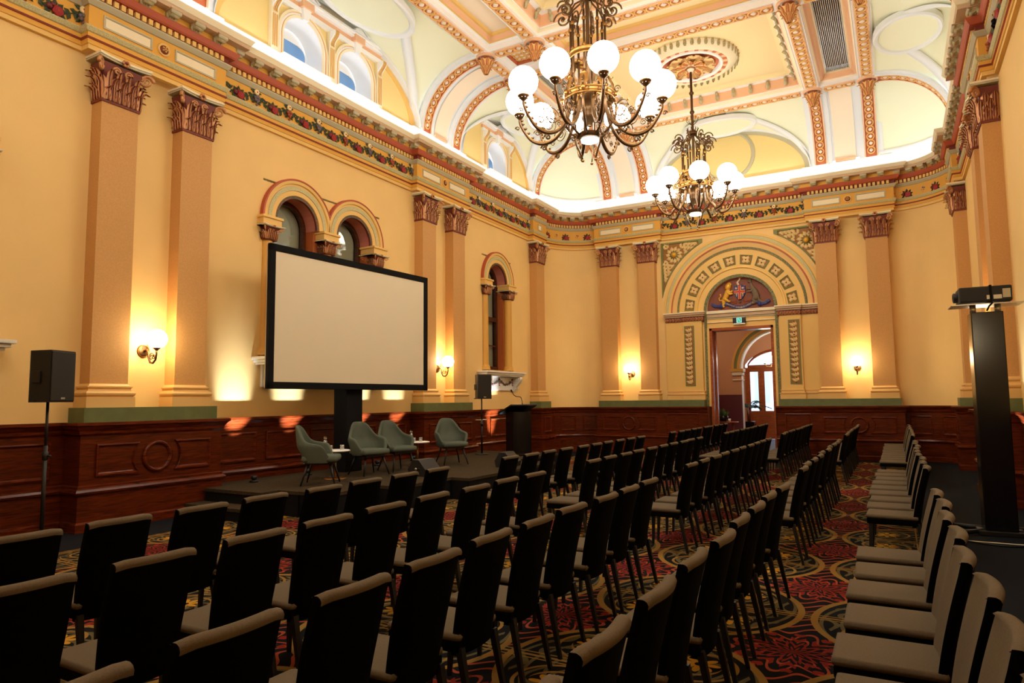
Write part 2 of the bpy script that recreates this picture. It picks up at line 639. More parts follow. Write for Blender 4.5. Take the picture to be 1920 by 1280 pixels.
mb = MB()
flat_wall(mb, M_WALL, YN + RC, YF - RC, 0, 7.5, WINS, T((XL, 0, 0)))
wall_left = tag(mb.build('wall_left', kind='structure'), 'long ochre wall behind the stage with pilasters and arched windows', 'wall')
mb = MB()
flat_wall(mb, M_WALL, YN + RC, YF - RC, 0, 7.5, [], T((XR, 0, 0)))
wall_right = tag(mb.build('wall_right', kind='structure'), 'long ochre wall beside the projector tower', 'wall')
mb = MB()
DW = 0.92                                       # half width of the doorway
DZ = 3.82
for a, b, z0 in ((XL + RC, DXC - 1.0, 0), (DXC + 1.0, XR - RC, 0)):
    mb.add([(a, YF, z0), (b, YF, z0), (b, YF, 7.5), (a, YF, 7.5)], [(0, 1, 2, 3)], M_WALL)
for i in range(32):
    a, b = PI - PI * i / 32, PI - PI * (i + 1) / 32
    mb.add([(DXC + cos(a), YF, 4.36 + sin(a)), (DXC + cos(b), YF, 4.36 + sin(b)), (DXC + cos(b), YF, 7.5), (DXC + cos(a), YF, 7.5)], [(0, 1, 2, 3)], M_WALL)
for p in (arc(XL + RC, YF - RC, RC, PI, PI / 2, 24), arc(XR - RC, YF - RC, RC, PI / 2, 0, 24)):
    for i in range(24):
        mb.add([(*p[i], 0), (*p[i + 1], 0), (*p[i + 1], 7.5), (*p[i], 7.5)], [(0, 1, 2, 3)], M_WALL, True)
wall_back = tag(mb.build('wall_back', kind='structure'), 'ochre end wall with the arched doorway and curved corners', 'wall')
mb = MB()
mb.add([(XL + RC, YN, 0), (XR - RC, YN, 0), (XR - RC, YN, 7.5), (XL + RC, YN, 7.5)], [(0, 1, 2, 3)], M_WALL)
for p in (arc(XR - RC, YN + RC, RC, 0, -PI / 2, 12), arc(XL + RC, YN + RC, RC, -PI / 2, -PI, 12)):
    for i in range(12):
        mb.add([(*p[i], 0), (*p[i + 1], 0), (*p[i + 1], 7.5), (*p[i], 7.5)], [(0, 1, 2, 3)], M_WALL, True)
wall_front = tag(mb.build('wall_front', kind='structure'), 'plain ochre end wall opposite the arched doorway', 'wall')
WALLS = {'left': wall_left, 'right': wall_right, 'back': wall_back, 'front': wall_front}

# ------------------------------------------------------------------ wainscot
def wains_path():
    st = 0.40
    p = []
    p += [(DXC - DW - 0.05, YF - st)]
    p += [(PEDS_F[0][0], YF - st), (PEDS_F[0][0], YF)]
    p += arc(XL + RC, YF - RC, RC, PI / 2, PI, 20)[1:]
    for a, b in reversed(PEDS_L):
        p += [(XL, b), (XL + st, b), (XL + st, a), (XL, a)]
    p += arc(XL + RC, YN + RC, RC, PI, 1.5 * PI, 12)
    p += arc(XR - RC, YN + RC, RC, 1.5 * PI, 2 * PI, 12)
    for a, b in PEDS_L:
        p += [(XR, a), (XR - st, a), (XR - st, b), (XR, b)]
    p += arc(XR - RC, YF - RC, RC, 0, PI / 2, 20)
    p += [(PEDS_F[1][1], YF), (PEDS_F[1][1], YF - st), (DXC + DW + 0.05, YF - st)]
    return clean(p[::-1])
WP = wains_path()
mb = MB()
b0 = 0.035
prof = [(b0 + .045, 0), (b0 + .045, .11), (b0 + .02, .135), (b0 + .02, .49), (b0 + .05, .50), (b0 + .065, .53), (b0 + .05, .56), (b0 + .02, .575), (b0 + .02, .60), (b0, .615), (b0, 1.27), (b0 + .03, 1.30), (b0 + .035, 1.34), (b0 + .075, 1.40), (b0 + .10, 1.415), (b0 + .10, 1.455), (-0.45, 1.46)]
mats = [M_WOODL, M_WOODL, M_WOOD, M_WOODL, M_WOODL, M_WOODL, M_WOODL, M_WOOD, M_WOOD, M_WOOD, M_WOODL, M_WOODL, M_WOODL, M_WOODL, M_WOODL, M_WOOD]
sweep(mb, WP, prof, mats, closed=False)
# returns at the doorway
for sx in (-1, 1):
    x = DXC + sx * (DW + 0.05)
    mb.box(x - 0.01, x + 0.01, YF - 0.4 - b0, YF, 0, 1.45, M_WOOD)
wainscot = tag(mb.build('trim_1', kind='structure'), 'polished red mahogany wainscot round the hall', 'wainscot')

def panel_mesh(w, h, shape='rect'):
    """sunk panel with a proud bolection frame, in the plane x=0, facing +x"""
    mb = MB()
    if shape == 'round':
        prof = [(w, 0), (w, .03), (w - .03, .045), (w - .05, .03), (w - .06, .008), (0, .008)]
        M = RY(PI / 2)
        mb.lathe(prof[:-1], 28, M_WOODL, M)
        mb.lathe(prof[-2:], 28, M_WOOD, M, smooth=False)
        return mb
    def ring(ins):
        a, b = w / 2 - ins, h / 2 - ins
        if shape == 'rect':
            return [(-a, -b), (a, -b), (a, b), (-a, b)]
        s = 1 if shape == 'capr' else -1          # one end scooped round the roundel
        r = b * 1.15 + ins * 2
        pts = [(-s * a, -b), (-s * a, b)]
        n = 8
        for i in range(n + 1):
            t = -1 + 2 * i / n
            pts.append((s * (a - (1 - t * t) * b * 0.42), -t * b))
        return pts
    levels = [(0, 0), (0.0, .028), (.02, .034), (.04, .012), (.05, .006)]
    rows = [[(x, p[0], p[1]) for p in ring(i)] for i, x in levels]
    n = len(rows[0])
    for k in range(len(rows) - 1):
        mb.add(rows[k] + rows[k + 1], [(i, (i + 1) % n, n + (i + 1) % n, n + i) for i in range(n)], M_WOODL)
    mb.add(rows[-1], [list(range(n))], M_WOOD)
    return mb

_pcache = {}
def panel(w, h, shape, M):
    k = (round(w, 2), h, shape)
    if k not in _pcache:
        _pcache[k] = panel_mesh(k[0], h, shape).mesh('wainscot_panel')
    inst('wainscot_panel' if shape != 'round' else 'wainscot_roundel', _pcache[k], wainscot, M)

def ped_panels(side, a, b):
    M0 = WM(side, 0)
    o = 0.40 + b0
    c, w = (a + b) / 2, abs(b - a)
    if w < 1:
        panel(w - 0.28, 0.48, 'rect', M0 @ T((o, c, 0.94)))
        return
    pw = w / 2 - 0.30 - 0.14
    panel(0.235, 0, 'round', M0 @ T((o, c, 0.94)))
    panel(pw, 0.44, 'capr', M0 @ T((o, c - 0.27 - pw / 2, 0.94)))
    panel(pw, 0.44, 'capl', M0 @ T((o, c + 0.27 + pw / 2, 0.94)))

def bay_panels(side, a, b, n):
    M0 = WM(side, 0)
    w = (b - a) / n
    for i in range(n):
        c = a + w * (i + .5)
        M = M0 @ T((b0, c, 0.94))
        if seen(M @ Vector((0, 0, 0)), 150):
            panel(w - 0.22, 0.50, 'rect', M)
for a, b in PEDS_L[1:]:
    ped_panels('left', a, b)
bay_panels('left', 1.4, 5.05, 3)
bay_panels('left', 7.36, 12.66, 5)
bay_panels('left', 14.99, 18.64, 3)
# right wall and end wall (local axis runs backwards on the right wall)
for a, b in PEDS_L[2:]:
    c, w = (a + b) / 2, b - a
    M0 = T((XR, 0, 0)) @ RZ(PI)
    panel(w - 0.3, 0.48, 'rect', T((XR - 0.40 - b0, c, 0.94)) @ RZ(PI))
for i in range(3):
    panel(1.05, 0.50, 'rect', T((XR - b0, 15.6 + 1.2 * i, 0.94)) @ RZ(PI))
ped_panels('back', *PEDS_F[0])
ped_panels('back', *PEDS_F[1])
for i in range(1):
    for sx in (-1, 1):
        x0, x1 = sorted((DXC + sx * (DW + .2), XC + sx * 2.15))
        if x1 - x0 > .3:
            panel((x1 - x0) * 0.8, 0.62, 'rect', T(((x0 + x1) / 2, YF - 0.40 - b0, 0.94)) @ RZ(-PI / 2))
for cx, a0, a1 in ((XL + RC, PI, PI / 2), (XR - RC, PI / 2, 0)):
    for k in range(3):
        a = a0 + (a1 - a0) * (k + .5) / 3
        r = RC - b0 - 0.005
        panel(0.52, 0.50, 'rect', T((cx + r * cos(a), YF - RC + r * sin(a), 0.94)) @ RZ(a + PI))
# far-left corner pedestals already carry their own panels

# ------------------------------------------------------------------ entablature
mb = MB()
prof = [(-0.02, 6.75), (.06, 6.75), (.06, 6.815), (.078, 6.82), (.078, 6.885), (.098, 6.89), (.098, 6.915), (.085, 6.92), (.085, 6.98), (.105, 6.99), (.135, 7.045), (.135, 7.06), (.08, 7.065), (.08, 7.38), (.10, 7.385), (.15, 7.45), (.15, 7.47), (.105, 7.472), (.105, 7.572), (.18, 7.575), (.20, 7.60), (.235, 7.67), (.235, 7.685), (.20, 7.69), (.20, 7.79), (.345, 7.795), (.345, 7.86), (.36, 7.865), (.375, 7.89), (.405, 7.94), (.405, 7.955), (.10, 7.96), (-0.02, 7.97)]
mm = [M_OCH2, M_OCH2, M_OCH2, M_OCH, M_RED, M_DRED, M_OCH, M_OCH, M_BAND, M_BAND, M_BAND, M_OCH, M_OCH, M_GREY, M_GREY, M_GREY, M_DRED, M_DRED, M_RED, M_RED, M_RED, M_RED, M_OCH, M_OCH, M_TAUPE, M_TAUPE, M_CREAM, M_CREAM, M_CREAM, M_CREAM, M_WHITE, M_WHITE]
sweep(mb, ENT, prof, mm)
entab = tag(mb.build('trim_2', kind='structure'), 'painted entablature with garlands, dentils and modillion cornice', 'cornice')

def walk(step, o_extra, visit):
    """visit(matrix) at even spacing along every entablature run, local x pointing into the hall"""
    def straight(side, a, b, o):
        n = max(1, round((b - a) / step))
        for i in range(n):
            s = a + (b - a) * (i + .5) / n
            visit(WM(side, s) @ T((o + o_extra, 0, 0)))
    for side in ('left', 'right'):
        e = 1.28
        for a, b in PEDS_L[1:]:
            straight(side, e + .05, a - .05, 0)
            straight(side, a, b, 0.17)
            e = b
    e = PEDS_F[0][1]
    straight('back', *PEDS_F[0], 0.17)
    straight('back', PEDS_F[0][1] + .05, PEDS_F[1][0] - .05, 0)
    straight('back', *PEDS_F[1], 0.17)
    for cx, a0, a1 in ((XL + RC, PI, PI / 2), (XR - RC, PI / 2, 0)):
        L = RC * PI / 2
        n = round(L / step)
        for i in range(n):
            a = a0 + (a1 - a0) * (i + .5) / n
            r = RC - o_extra
            visit(T((cx + r * cos(a), YF - RC + r * sin(a), 0)) @ RZ(a + PI))

# dentils: joined into one course, they are under ten pixels each
dm = MB()
def v_dentil(M):
    if seen(M @ Vector((0, 0, 7.5)), 30):
        dm.box(-.01, .045, -.032, .032, 7.482, 7.568, M_OCH2, M)
walk(0.108, 0.108, v_dentil)
dm.build('dentil_course', entab, kind='stuff')

# modillions: one bracket each
def modillion_mesh():
    mb = MB()
    S_ = []
    n = 10
    for i in range(n + 1):                       # scrolled under-side, side view
        t = i / n
        S_.append((0.165 * t, -0.085 + 0.055 * t * t + 0.022 * sin(t * PI * 2)))
    poly = [(0, 0), (0.165, 0)] + [(x, z) for x, z in S_[::-1]]
    k = len(poly)
    for w, m, e in ((0.055, M_MODL, 0),):
        vs = [(x, -w, z) for x, z in poly] + [(x, w, z) for x, z in poly]
        mb.add(vs, [list(range(k)), [k + i for i in range(k)][::-1]] + [(i, (i + 1) % k, k + (i + 1) % k, k + i) for i in range(k)], m)
    mb.tube([(0.15, -.062, -.028), (0.15, .062, -.028)], .03, M_GREY, 8)
    mb.tube([(0.03, -.060, -.052), (0.03, .060, -.052)], .036, M_MODL, 8)
    for y in (-.03, 0, .03):
        mb.tube([(0.05, y, -.075), (0.10, y, -.055), (0.14, y, -.05)], [.010, .014, .008], M_GREY, 5)
    mb.box(-.01, .175, -.075, .075, -.006, .006, M_TAUPE)
    return mb.mesh('modillion')
me_mod = modillion_mesh()
def v_mod(M):
    if seen(M @ Vector((0.1, 0, 7.75)), 40):
        inst('modillion', me_mod, entab, M @ T((-0.145, 0, 7.79)) @ SC(1.12, 1.3, 1.3))
walk(0.405, 0.34, v_mod)

# frieze panels and roundels over each pair of pilasters
def fr_panel(w, h=0.20):
    mb = MB()
    lv = [(0, 0), (0, .016), (.02, .02), (.034, .004)]
    rows = [[(x, sy * (w / 2 - i), sz * (h / 2 - i)) for sy, sz in ((-1, -1), (1, -1), (1, 1), (-1, 1))] for i, x in lv]
    for k in range(3):
        mb.add(rows[k] + rows[k + 1], [(i, (i + 1) % 4, 4 + (i + 1) % 4, 4 + i) for i in range(4)], M_GREY)
    mb.add(rows[-1], [(0, 1, 2, 3)], M_CREAM)
    return mb.mesh('frieze_panel')
me_fp, me_fps = fr_panel(0.74), fr_panel(0.26)
mb = MB()
mb.lathe([(.105, 0), (.105, .02), (.085, .026), (.07, .012)], 20, M_OCH2, RY(PI / 2))
mb.lathe([(.07, .012), (.06, .035), (0, .03)], 16, M_CAPR, RY(PI / 2))
for i in range(5):
    a = 2 * PI * i / 5
    mb.sphere((.04, .034 * cos(a), .034 * sin(a)), .017, M_GOLD, 6, 5)
mb.sphere((.045, 0, 0), .016, M_GOLD, 6, 5)
me_rnd = mb.mesh('frieze_roundel')
def pairs():
    for a, b in PEDS_L[1:3]:
        yield 'left', (a + b) / 2
        yield 'right', (a + b) / 2
    for a, b in PEDS_F:
        yield 'back', (a + b) / 2
for side, c in pairs():
    M = WM(side, c) @ T((.25, 0, 7.22))
    inst('frieze_roundel', me_rnd, entab, M)
    inst('frieze_panel', me_fp, entab, M @ T((0, -.56, 0)))
    inst('frieze_panel', me_fp, entab, M @ T((0, .56, 0)))
for side in ('left', 'right'):
    inst('frieze_panel', me_fps, entab, WM(side, CC) @ T((.25, 0, 7.22)))

# garlands: each swag has leaves with a rose, a daisy and a hanging cluster as its own pieces
def leaf(mb, p, d, l, w, m, lift=.02):
    """simple folded leaf in the local plane x=0 (y across, z up)"""
    d = Vector((0, d[0], d[1])).normalized()
    n = Vector((0, -d.z, d.y))
    p = Vector(p)
    mid = p + d * l * .5
    vs = [p, mid + n * w / 2, p + d * l, mid - n * w / 2, mid + Vector((lift, 0, 0)), p + Vector((lift * .4, 0, 0)), p + d * l + Vector((lift * .3, 0, 0))]
    mb.add(vs, [(5, 1, 4), (1, 6, 4), (6, 3, 4), (3, 5, 4), (0, 1, 5), (1, 2, 6), (2, 3, 6), (3, 0, 5)], m)
SW = 0.80
def swag_mesh(W):
    mb = MB()
    rr = random.Random(3)
    n = 9
    for i in range(n + 1):
        t = -1 + 2 * i / n
        y, z = t * W / 2, 0.10 - 0.19 * (1 - t * t)
        if abs(t) < .25:
            continue
        for s in (-1, 1):
            dz = -0.33 * t * (-1)
            tang = (1 if t < 0 else -1, (-1 if t < 0 else -1) * abs(t) * .7)
            an = math.atan2(tang[1], tang[0]) + s * rr.uniform(.5, .95)
            leaf(mb, (.006, y, z), (cos(an), sin(an)), rr.uniform(.095, .13), .068, M_LEAF)
    pts = [(.008, t * W / 2, 0.10 - 0.19 * (1 - t * t)) for t in [-1 + i / 6 for i in range(13)]]
    mb.tube(pts, .009, M_LEAF, 5)
    for i in range(9):
        a = 2 * PI * i / 9 + .2
        leaf(mb, (.012, .06 * cos(a), -.085 + .05 * sin(a)), (cos(a), sin(a)), .105, .08, M_LEAF, .025)
    mb.sphere((.03, -.08, -.07), .044, M_FRUIT, 7, 5)
    mb.sphere((.03, -.03, -.025), .032, M_FRUIT, 7, 5)
    return mb.mesh('garland')
mb = MB()
mb.lathe([(.062, 0), (.066, .02), (.05, .04), (.046, .03), (.034, .05), (.028, .04), (0, .052)], 14, M_ROSE, RY(PI / 2), flute=(5, .08))
me_rose = mb.mesh('rose')
mb = MB()
mb.lathe([(.052, 0), (.055, .015), (.042, .032), (.025, .022), (.018, .03), (0, .03)], 14, M_DAISY, RY(PI / 2), flute=(7, .07))
mb.sphere((.026, 0, 0), .017, M_RED, 6, 4)
me_daisy = mb.mesh('daisy')
def drop_mesh(m):
    mb = MB()
    rr = random.Random(5)
    for i, (y, z) in enumerate([(-.035, 0), (0, .01), (.035, 0), (-.025, -.04), (.02, -.04), (0, -.075), (0, -.115)]):
        mb.sphere((.02 + .01 * (i % 2), y, z), .028 if i < 5 else .02, m, 6, 5)
    for a in (2.6, .5, -2.4, -.7):
        leaf(mb, (.005, .03 * cos(a), -.02 + .03 * sin(a)), (cos(a), sin(a)), .085, .05, M_LEAF)
    return mb.mesh('fruit_drop')
me_drop = (drop_mesh(M_RUST), drop_mesh(M_GRAPE))
_sw = {}
def garland(M, W, k, last=False):
    if not seen(M @ Vector((0, 0, 7.2)), 80):
        return
    w = round(W, 2)
    if w not in _sw:
        _sw[w] = swag_mesh(w)
    g = inst('garland', _sw[w], entab, M @ T((0.085, 0, 7.235)))
    inst('rose', me_rose, g, T((.018, .03, -.095)) @ SC(1.15))
    inst('daisy', me_daisy, g, T((.012, -W / 2, .10)))
    inst('fruit_drop', me_drop[k % 2], g, T((.006, -W / 2, -.005)) @ SC(1.15))
    if last:
        inst('daisy', me_daisy, g, T((.012, W / 2, .10)))
        inst('fruit_drop', me_drop[(k + 1) % 2], g, T((.006, W / 2, -.005)) @ SC(1.15))
def garland_run(side, a, b):
    n = round((b - a) / SW)
    w = (b - a) / n
    for i in range(n):
        garland(WM(side, a + w * (i + .5)), w, i, i == n - 1)
for side in ('left', 'right'):
    garland_run(side, 1.36, 5.07)
    garland_run(side, 7.34, 12.68)
    garland_run(side, 14.97, 18.66)
garland_run('back', PEDS_F[0][1] + .06, PEDS_F[1][0] - .06)
for cx, a0, a1 in ((XL + RC, PI, PI / 2), (XR - RC, PI / 2, 0)):
    for k in range(3):
        a = a0 + (a1 - a0) * (k + .5) / 3
        garland(T((cx + RC * cos(a), YF - RC + RC * sin(a), 0)) @ RZ(a + PI) @ T((-.02, 0, 0)), 0.70, k, k == 2)

# ------------------------------------------------------------------ pilasters
def acanthus(mb, w, h, curl, m, M, lobes=3, n=7):
    """one acanthus leaf: base at the origin, rising in z, front facing +x, tip curling out"""
    P = []
    for i in range(n + 1):
        t = i / n
        x = 0.012 + 0.02 * sin(t * PI) + curl * max(0, t - .55) ** 1.6 * 2.6
        z = h * (t if t < .8 else .8 + (t - .8) * .2 - (t - .8) ** 2 * 1.8)
        ww = w / 2 * (0.55 + 0.5 * sin(min(1, t * 1.1) * PI * .85)) * (1 - .55 * max(0, t - .6) / .4) * (1 + .22 * cos(t * lobes * 2 * PI))
        P.append([(x - .012, -ww, z), (x + .006, -ww * .5, z), (x + .016, 0, z), (x + .006, ww * .5, z), (x - .012, ww, z)])
    mb.grid([r[:2] for r in P], m, True, M)
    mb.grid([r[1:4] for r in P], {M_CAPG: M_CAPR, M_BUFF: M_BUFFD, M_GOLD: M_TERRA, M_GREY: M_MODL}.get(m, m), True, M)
    mb.grid([r[3:] for r in P], m, True, M)
    if m in (M_CAPG, M_BUFF, M_GOLD):
        mb.tube([(r[2][0] + .006, 0, r[2][2]) for r in P[:-1]], .007, m, 4, M)

def spiral(r0, turns, n=18):
    return [(r0 * (1 - .82 * i / n) * cos(turns * 2 * PI * i / n), r0 * (1 - .82 * i / n) * sin(turns * 2 * PI * i / n)) for i in range(n + 1)]

def capital_mesh(w, d, h, leaves=4):
    """Corinthian pilaster capital, z from 0 to h, front face at x=d"""
    mb = MB()
    hw = w / 2
    k = h / 0.65
    mb.box(-.02, d + .02, -hw - .02, hw + .02, 0, .035 * k, M_CAPR)
    lv = [(d - .01, hw - .015, .035 * k), (d - .005, hw - .01, .36 * k), (d + .05, hw + .045, .55 * k)]
    rows = [[(0, -y, z), (x, -y, z), (x, y, z), (0, y, z)] for x, y, z in lv]
    for i in range(2):
        mb.add(rows[i] + rows[i + 1], [(j, j + 1, 4 + j + 1, 4 + j) for j in range(3)], M_CAPR)
    lw = w / leaves
    for row, (hh, cu, off) in enumerate(((.21 * k, .17 * k, 0), (.36 * k, .20 * k, .5), (.50 * k, .16 * k, 0))):
        m = M_CAPG
        cnt = leaves if off == 0 else leaves - 1
        for i in range(cnt):
            y = -hw + lw * (i + .5 + off)
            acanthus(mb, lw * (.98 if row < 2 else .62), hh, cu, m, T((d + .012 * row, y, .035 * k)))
        ns = max(1, round(d / lw))
        for i in range(ns):
            x = d * (i + .5 + (off if ns > 1 else 0)) / ns
            if x > d:
                continue
            for s in (-1, 1):
                acanthus(mb, lw * .9, hh, cu, m, T((x, s * hw, .035 * k)) @ RZ(s * PI / 2))
    for s in (-1, 1):                            # corner leaves and volutes
        acanthus(mb, lw * .9, .38 * k, .13 * k, M_CAPG, T((d - .01, s * (hw - .01), .035 * k)) @ RZ(s * PI / 4))
        M = T((d + .045, s * (hw + .045), .475 * k)) @ RZ(s * PI / 4)
        mb.tube([(0.03 + x * k, 0, z * k) for x, z in spiral(.098, 1.6)], [.026 * k * (1 - .5 * i / 18) for i in range(19)], M_CAPG, 6, M)
        mb.tube([(-.13 * k, 0, -.12 * k), (-.06 * k, 0, -.02 * k), (.03, 0, .07 * k)], [.01, .014, .016], M_CAPG, 5, M)
        M2 = T((d + .03, s * .085 * w / .55, .47 * k)) @ RZ(PI / 2)
        mb.tube([(x * .7 * k * s, 0, z * .7 * k) for x, z in spiral(.085, 1.5, 14)], .016 * k, M_CAPG, 5, M2)
        mb.tube([(d + .02, s * .10 * w / .55, .25 * k), (d + .03, s * .06 * w / .55, .40 * k), (d + .03, s * .03 * w / .55, .5 * k)], [.01 * k, .012 * k, .008 * k], M_CAPG, 5)
    n = 10                                        # concave abacus
    poly = [(-.02, -hw - .11), (-.02, hw + .11)]
    for i in range(n + 1):
        t = -1 + 2 * i / n
        poly.append((d + .12 - .055 * (1 - t * t), -t * (hw + .11)))
    mb.prism(poly, .575 * k, .605 * k, M_GREY)
    mb.prism([(x + (.015 if x > 0 else 0), y * 1.02) for x, y in poly], .605 * k, .635 * k, M_CREAM)
    for i in range(6):
        a = 2 * PI * i / 6
        mb.sphere((d + .10, .035 * k * cos(a), .60 * k + .035 * k * sin(a)), .024 * k, M_CAPG, 6, 4)
    mb.sphere((d + .12, 0, .60 * k), .022 * k, M_CAPR, 6, 4)
    return mb

def pil_base_mesh(w, d):
    mb = MB()
    hw = w / 2
    def prof_path(o):
        return [(0, -hw - o), (d + o, -hw - o), (d + o, hw + o), (0, hw + o)]
    lv = [(.075, 1.65), (.075, 1.80), (.05, 1.805), (.075, 1.83), (.08, 1.855), (.068, 1.88), (.04, 1.885), (.03, 1.91), (.035, 1.93), (.05, 1.935), (.05, 1.955), (.02, 1.96), (.0, 1.99)]
    rows = [[(x, y, z) for x, y in prof_path(o)] for o, z in lv]
    for i in range(len(lv) - 1):
        mb.add(rows[i] + rows[i + 1], [(j, j + 1, 4 + j + 1, 4 + j) for j in range(3)], M_PILB)
    return mb.mesh('pilaster_base')
PW, PD = 0.54, 0.25
mb = MB()
mb.box(0, PD, -PW / 2, PW / 2, 1.96, 6.06, M_PIL)
me_shaft = mb.mesh('pilaster')
me_base = pil_base_mesh(PW, PD)
me_cap = capital_mesh(PW, PD, 0.69).mesh('capital')
def pilaster(side, s):
    M = WM(side, s)
    if not (seen(M @ Vector((.2, 0, 4)), 200) or seen(M @ Vector((.2, 0, 2)), 200)):
        return
    p = inst('pilaster', me_shaft, WALLS[side], M)
    inst('pilaster_base', me_base, p)
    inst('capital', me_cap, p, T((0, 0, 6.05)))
for s in (A1, A2, B1, B2, CC):
    pilaster('left', s)
    pilaster('right', s)
for u in PU:
    pilaster('back', XC + u)
# green plinths under each pair
def plinth(side, a, b):
    c, w = (a + b) / 2, b - a
    mb = MB()
    mb.box(0, .39, -w / 2 + .02, w / 2 - .02, 1.455, 1.655, M_GREEN)
    mb.build('plinth', WALLS[side], WM(side, c))
for a, b in PEDS_L[1:]:
    plinth('left', a, b)
    plinth('right', a, b)
plinth('back', PEDS_F[0][0], DXC - DW - .12)
plinth('back', DXC + DW + .12, PEDS_F[1][1])
# ------------------------------------------------------------------ arched windows of the long wall
def ring_sweep(mb, prof, mats, cy, cz, M, n=32, clip=None, t0=PI, t1=0.0):
    """profile (r, o) swept round a half circle; clip=(side, half spacing) trims where two arches meet"""
    rows = []
    for r, o in prof:
        a0, a1 = t0, t1
        if clip and r > clip[1]:
            e = math.acos(clip[1] / r)
            if clip[0] > 0:
                a1 = e
            else:
                a0 = PI - e
        rows.append([(o, cy + r * cos(a0 + (a1 - a0) * i / n), cz + r * sin(a0 + (a1 - a0) * i / n)) for i in range(n + 1)])
    for k in range(len(rows) - 1):
        vs = rows[k] + rows[k + 1]
        mb.add(vs, [(i, i + 1, n + 2 + i, n + 1 + i) for i in range(n)], mats[k], False, M)

ARCHIVOLT = [(.50, -.02), (.50, .03), (.555, .03), (.56, .045), (.65, .045), (.655, .06), (.735, .06), (.74, .045), (.775, .045), (.785, .075), (.84, .085), (.845, .095), (.875, .09), (.88, -.01)]
ARCH_M = [M_CAPR, rope_mat('rope_moulding', (72, 76, 52), (130, 60, 46), 22), M_OCH2, M_OCH2, M_GREY, M_BAND, M_GREY, M_OCH2, M_OCH2, M_OCH2, M_RED, M_RED, M_RED]
me_colcap = capital_mesh(0.24, 0.24, 0.27, 3)
def col_meshes():
    mb = MB()
    mb.lathe([(.17, 0), (.17, .05), (.155, .06), (.165, .085), (.15, .11), (.132, .12), (.125, .16), (.118, 2.12)], 20, M_COLY)
    return mb.mesh('column')
me_col = col_meshes()
_c = MB()
_c.merge(me_colcap, T((-.12, 0, 0)))
_c.merge(me_colcap, RZ(PI) @ T((-.12, 0, 0)))
me_colcap = _c.mesh('capital')
mb = MB()
mb.box(-.22, .17, -.21, .21, 0, .11, M_OCH2)
mb.box(-.24, .20, -.235, .235, .11, .16, M_OCH2, bev=.012)
me_impost = mb.mesh('impost_block')

def sash_mesh(cut):
    mb = MB()
    o = -.34
    r, z0, zs = WIN_R - .02, WIN_Z0 + .03, WIN_ZS
    for s in (-1, 1):
        mb.box(o - .03, o + .05, s * (r - .03) - .04, s * (r - .03) + .04, z0, zs, M_SASH)
    ring_sweep(mb, [(r + .01, o + .05), (r - .07, o + .05), (r - .07, o - .03)], [M_SASH, M_SASH], 0, zs, None, 20)
    mb.box(o - .03, o + .06, -r, r, z0, z0 + .10, M_SASH)
    mb.box(o - .03, o + .06, -r, r, 4.02, 4.14, M_SASH)
    mb.box(o - .02, o + .03, -r, r, 3.28, 3.32, M_SASH)
    return mb.mesh('window_sash')
me_sash = sash_mesh(0)
def pane_mesh(mt, o):
    mb = MB()
    pts = [(o, -WIN_R + .05, WIN_Z0 + .1), (o, WIN_R - .05, WIN_Z0 + .1)]
    pts += [(o, (WIN_R - .05) * cos(PI * i / 16), WIN_ZS + (WIN_R - .05) * sin(PI * i / 16)) for i in range(17)]
    mb.add(pts, [list(range(len(pts)))], mt)
    return mb
me_pane = pane_mesh(M_DGLASS, -.34).mesh('window_pane')
_b = pane_mesh(M_BLIND, -.44)
_b.box(-.75, -.72, -.9, .9, 2.4, 6.0, M_BLACK)  # black box added behind the blind to keep daylight from leaking in
for _s in (-1, 1):
    _b.box(-.75, -.39, _s * .80 - .02, _s * .80 + .02, 2.4, 6.0, M_BLACK)
_b.box(-.75, -.0, -.82, .82, 5.80, 5.84, M_BLACK)
_b.box(-.75, -.39, -.82, .82, 2.40, 2.44, M_BLACK)
me_blind = _b.mesh('blind_with_light_box')

def pier_mesh():
    mb = MB()
    n = 16
    for i in range(n):                            # pink soffit of the arch
        a, b = PI * i / n, PI * (i + 1) / n
        mb.add([(0.0, WIN_R * cos(a), WIN_ZS + WIN_R * sin(a)), (0.0, WIN_R * cos(b), WIN_ZS + WIN_R * sin(b)), (-.38, WIN_R * cos(b), WIN_ZS + WIN_R * sin(b)), (-.38, WIN_R * cos(a), WIN_ZS + WIN_R * sin(a))], [(0, 1, 2, 3)], M_REVEAL, True)
    for s in (-1, 1):
        y0, y1 = sorted((s * WIN_R, s * WIN_HB))
        mb.box(-.40, -.10, y0, y1, WIN_Z0, WIN_ZS, M_ORANGE)
        mb.box(-.10, 0, y0, y1, WIN_ZS - .002, WIN_ZS + .002, M_OCH2)
        mb.box(-.56, 0, s * WIN_HB - .004, s * WIN_HB + .004, WIN_Z0, WIN_ZS, M_ORANGE)
    mb.box(-.60, .03, -WIN_HB, WIN_HB, WIN_Z0 - .08, WIN_Z0, M_OCH2)
    return mb.mesh('window_reveal')
me_reveal = pier_mesh()

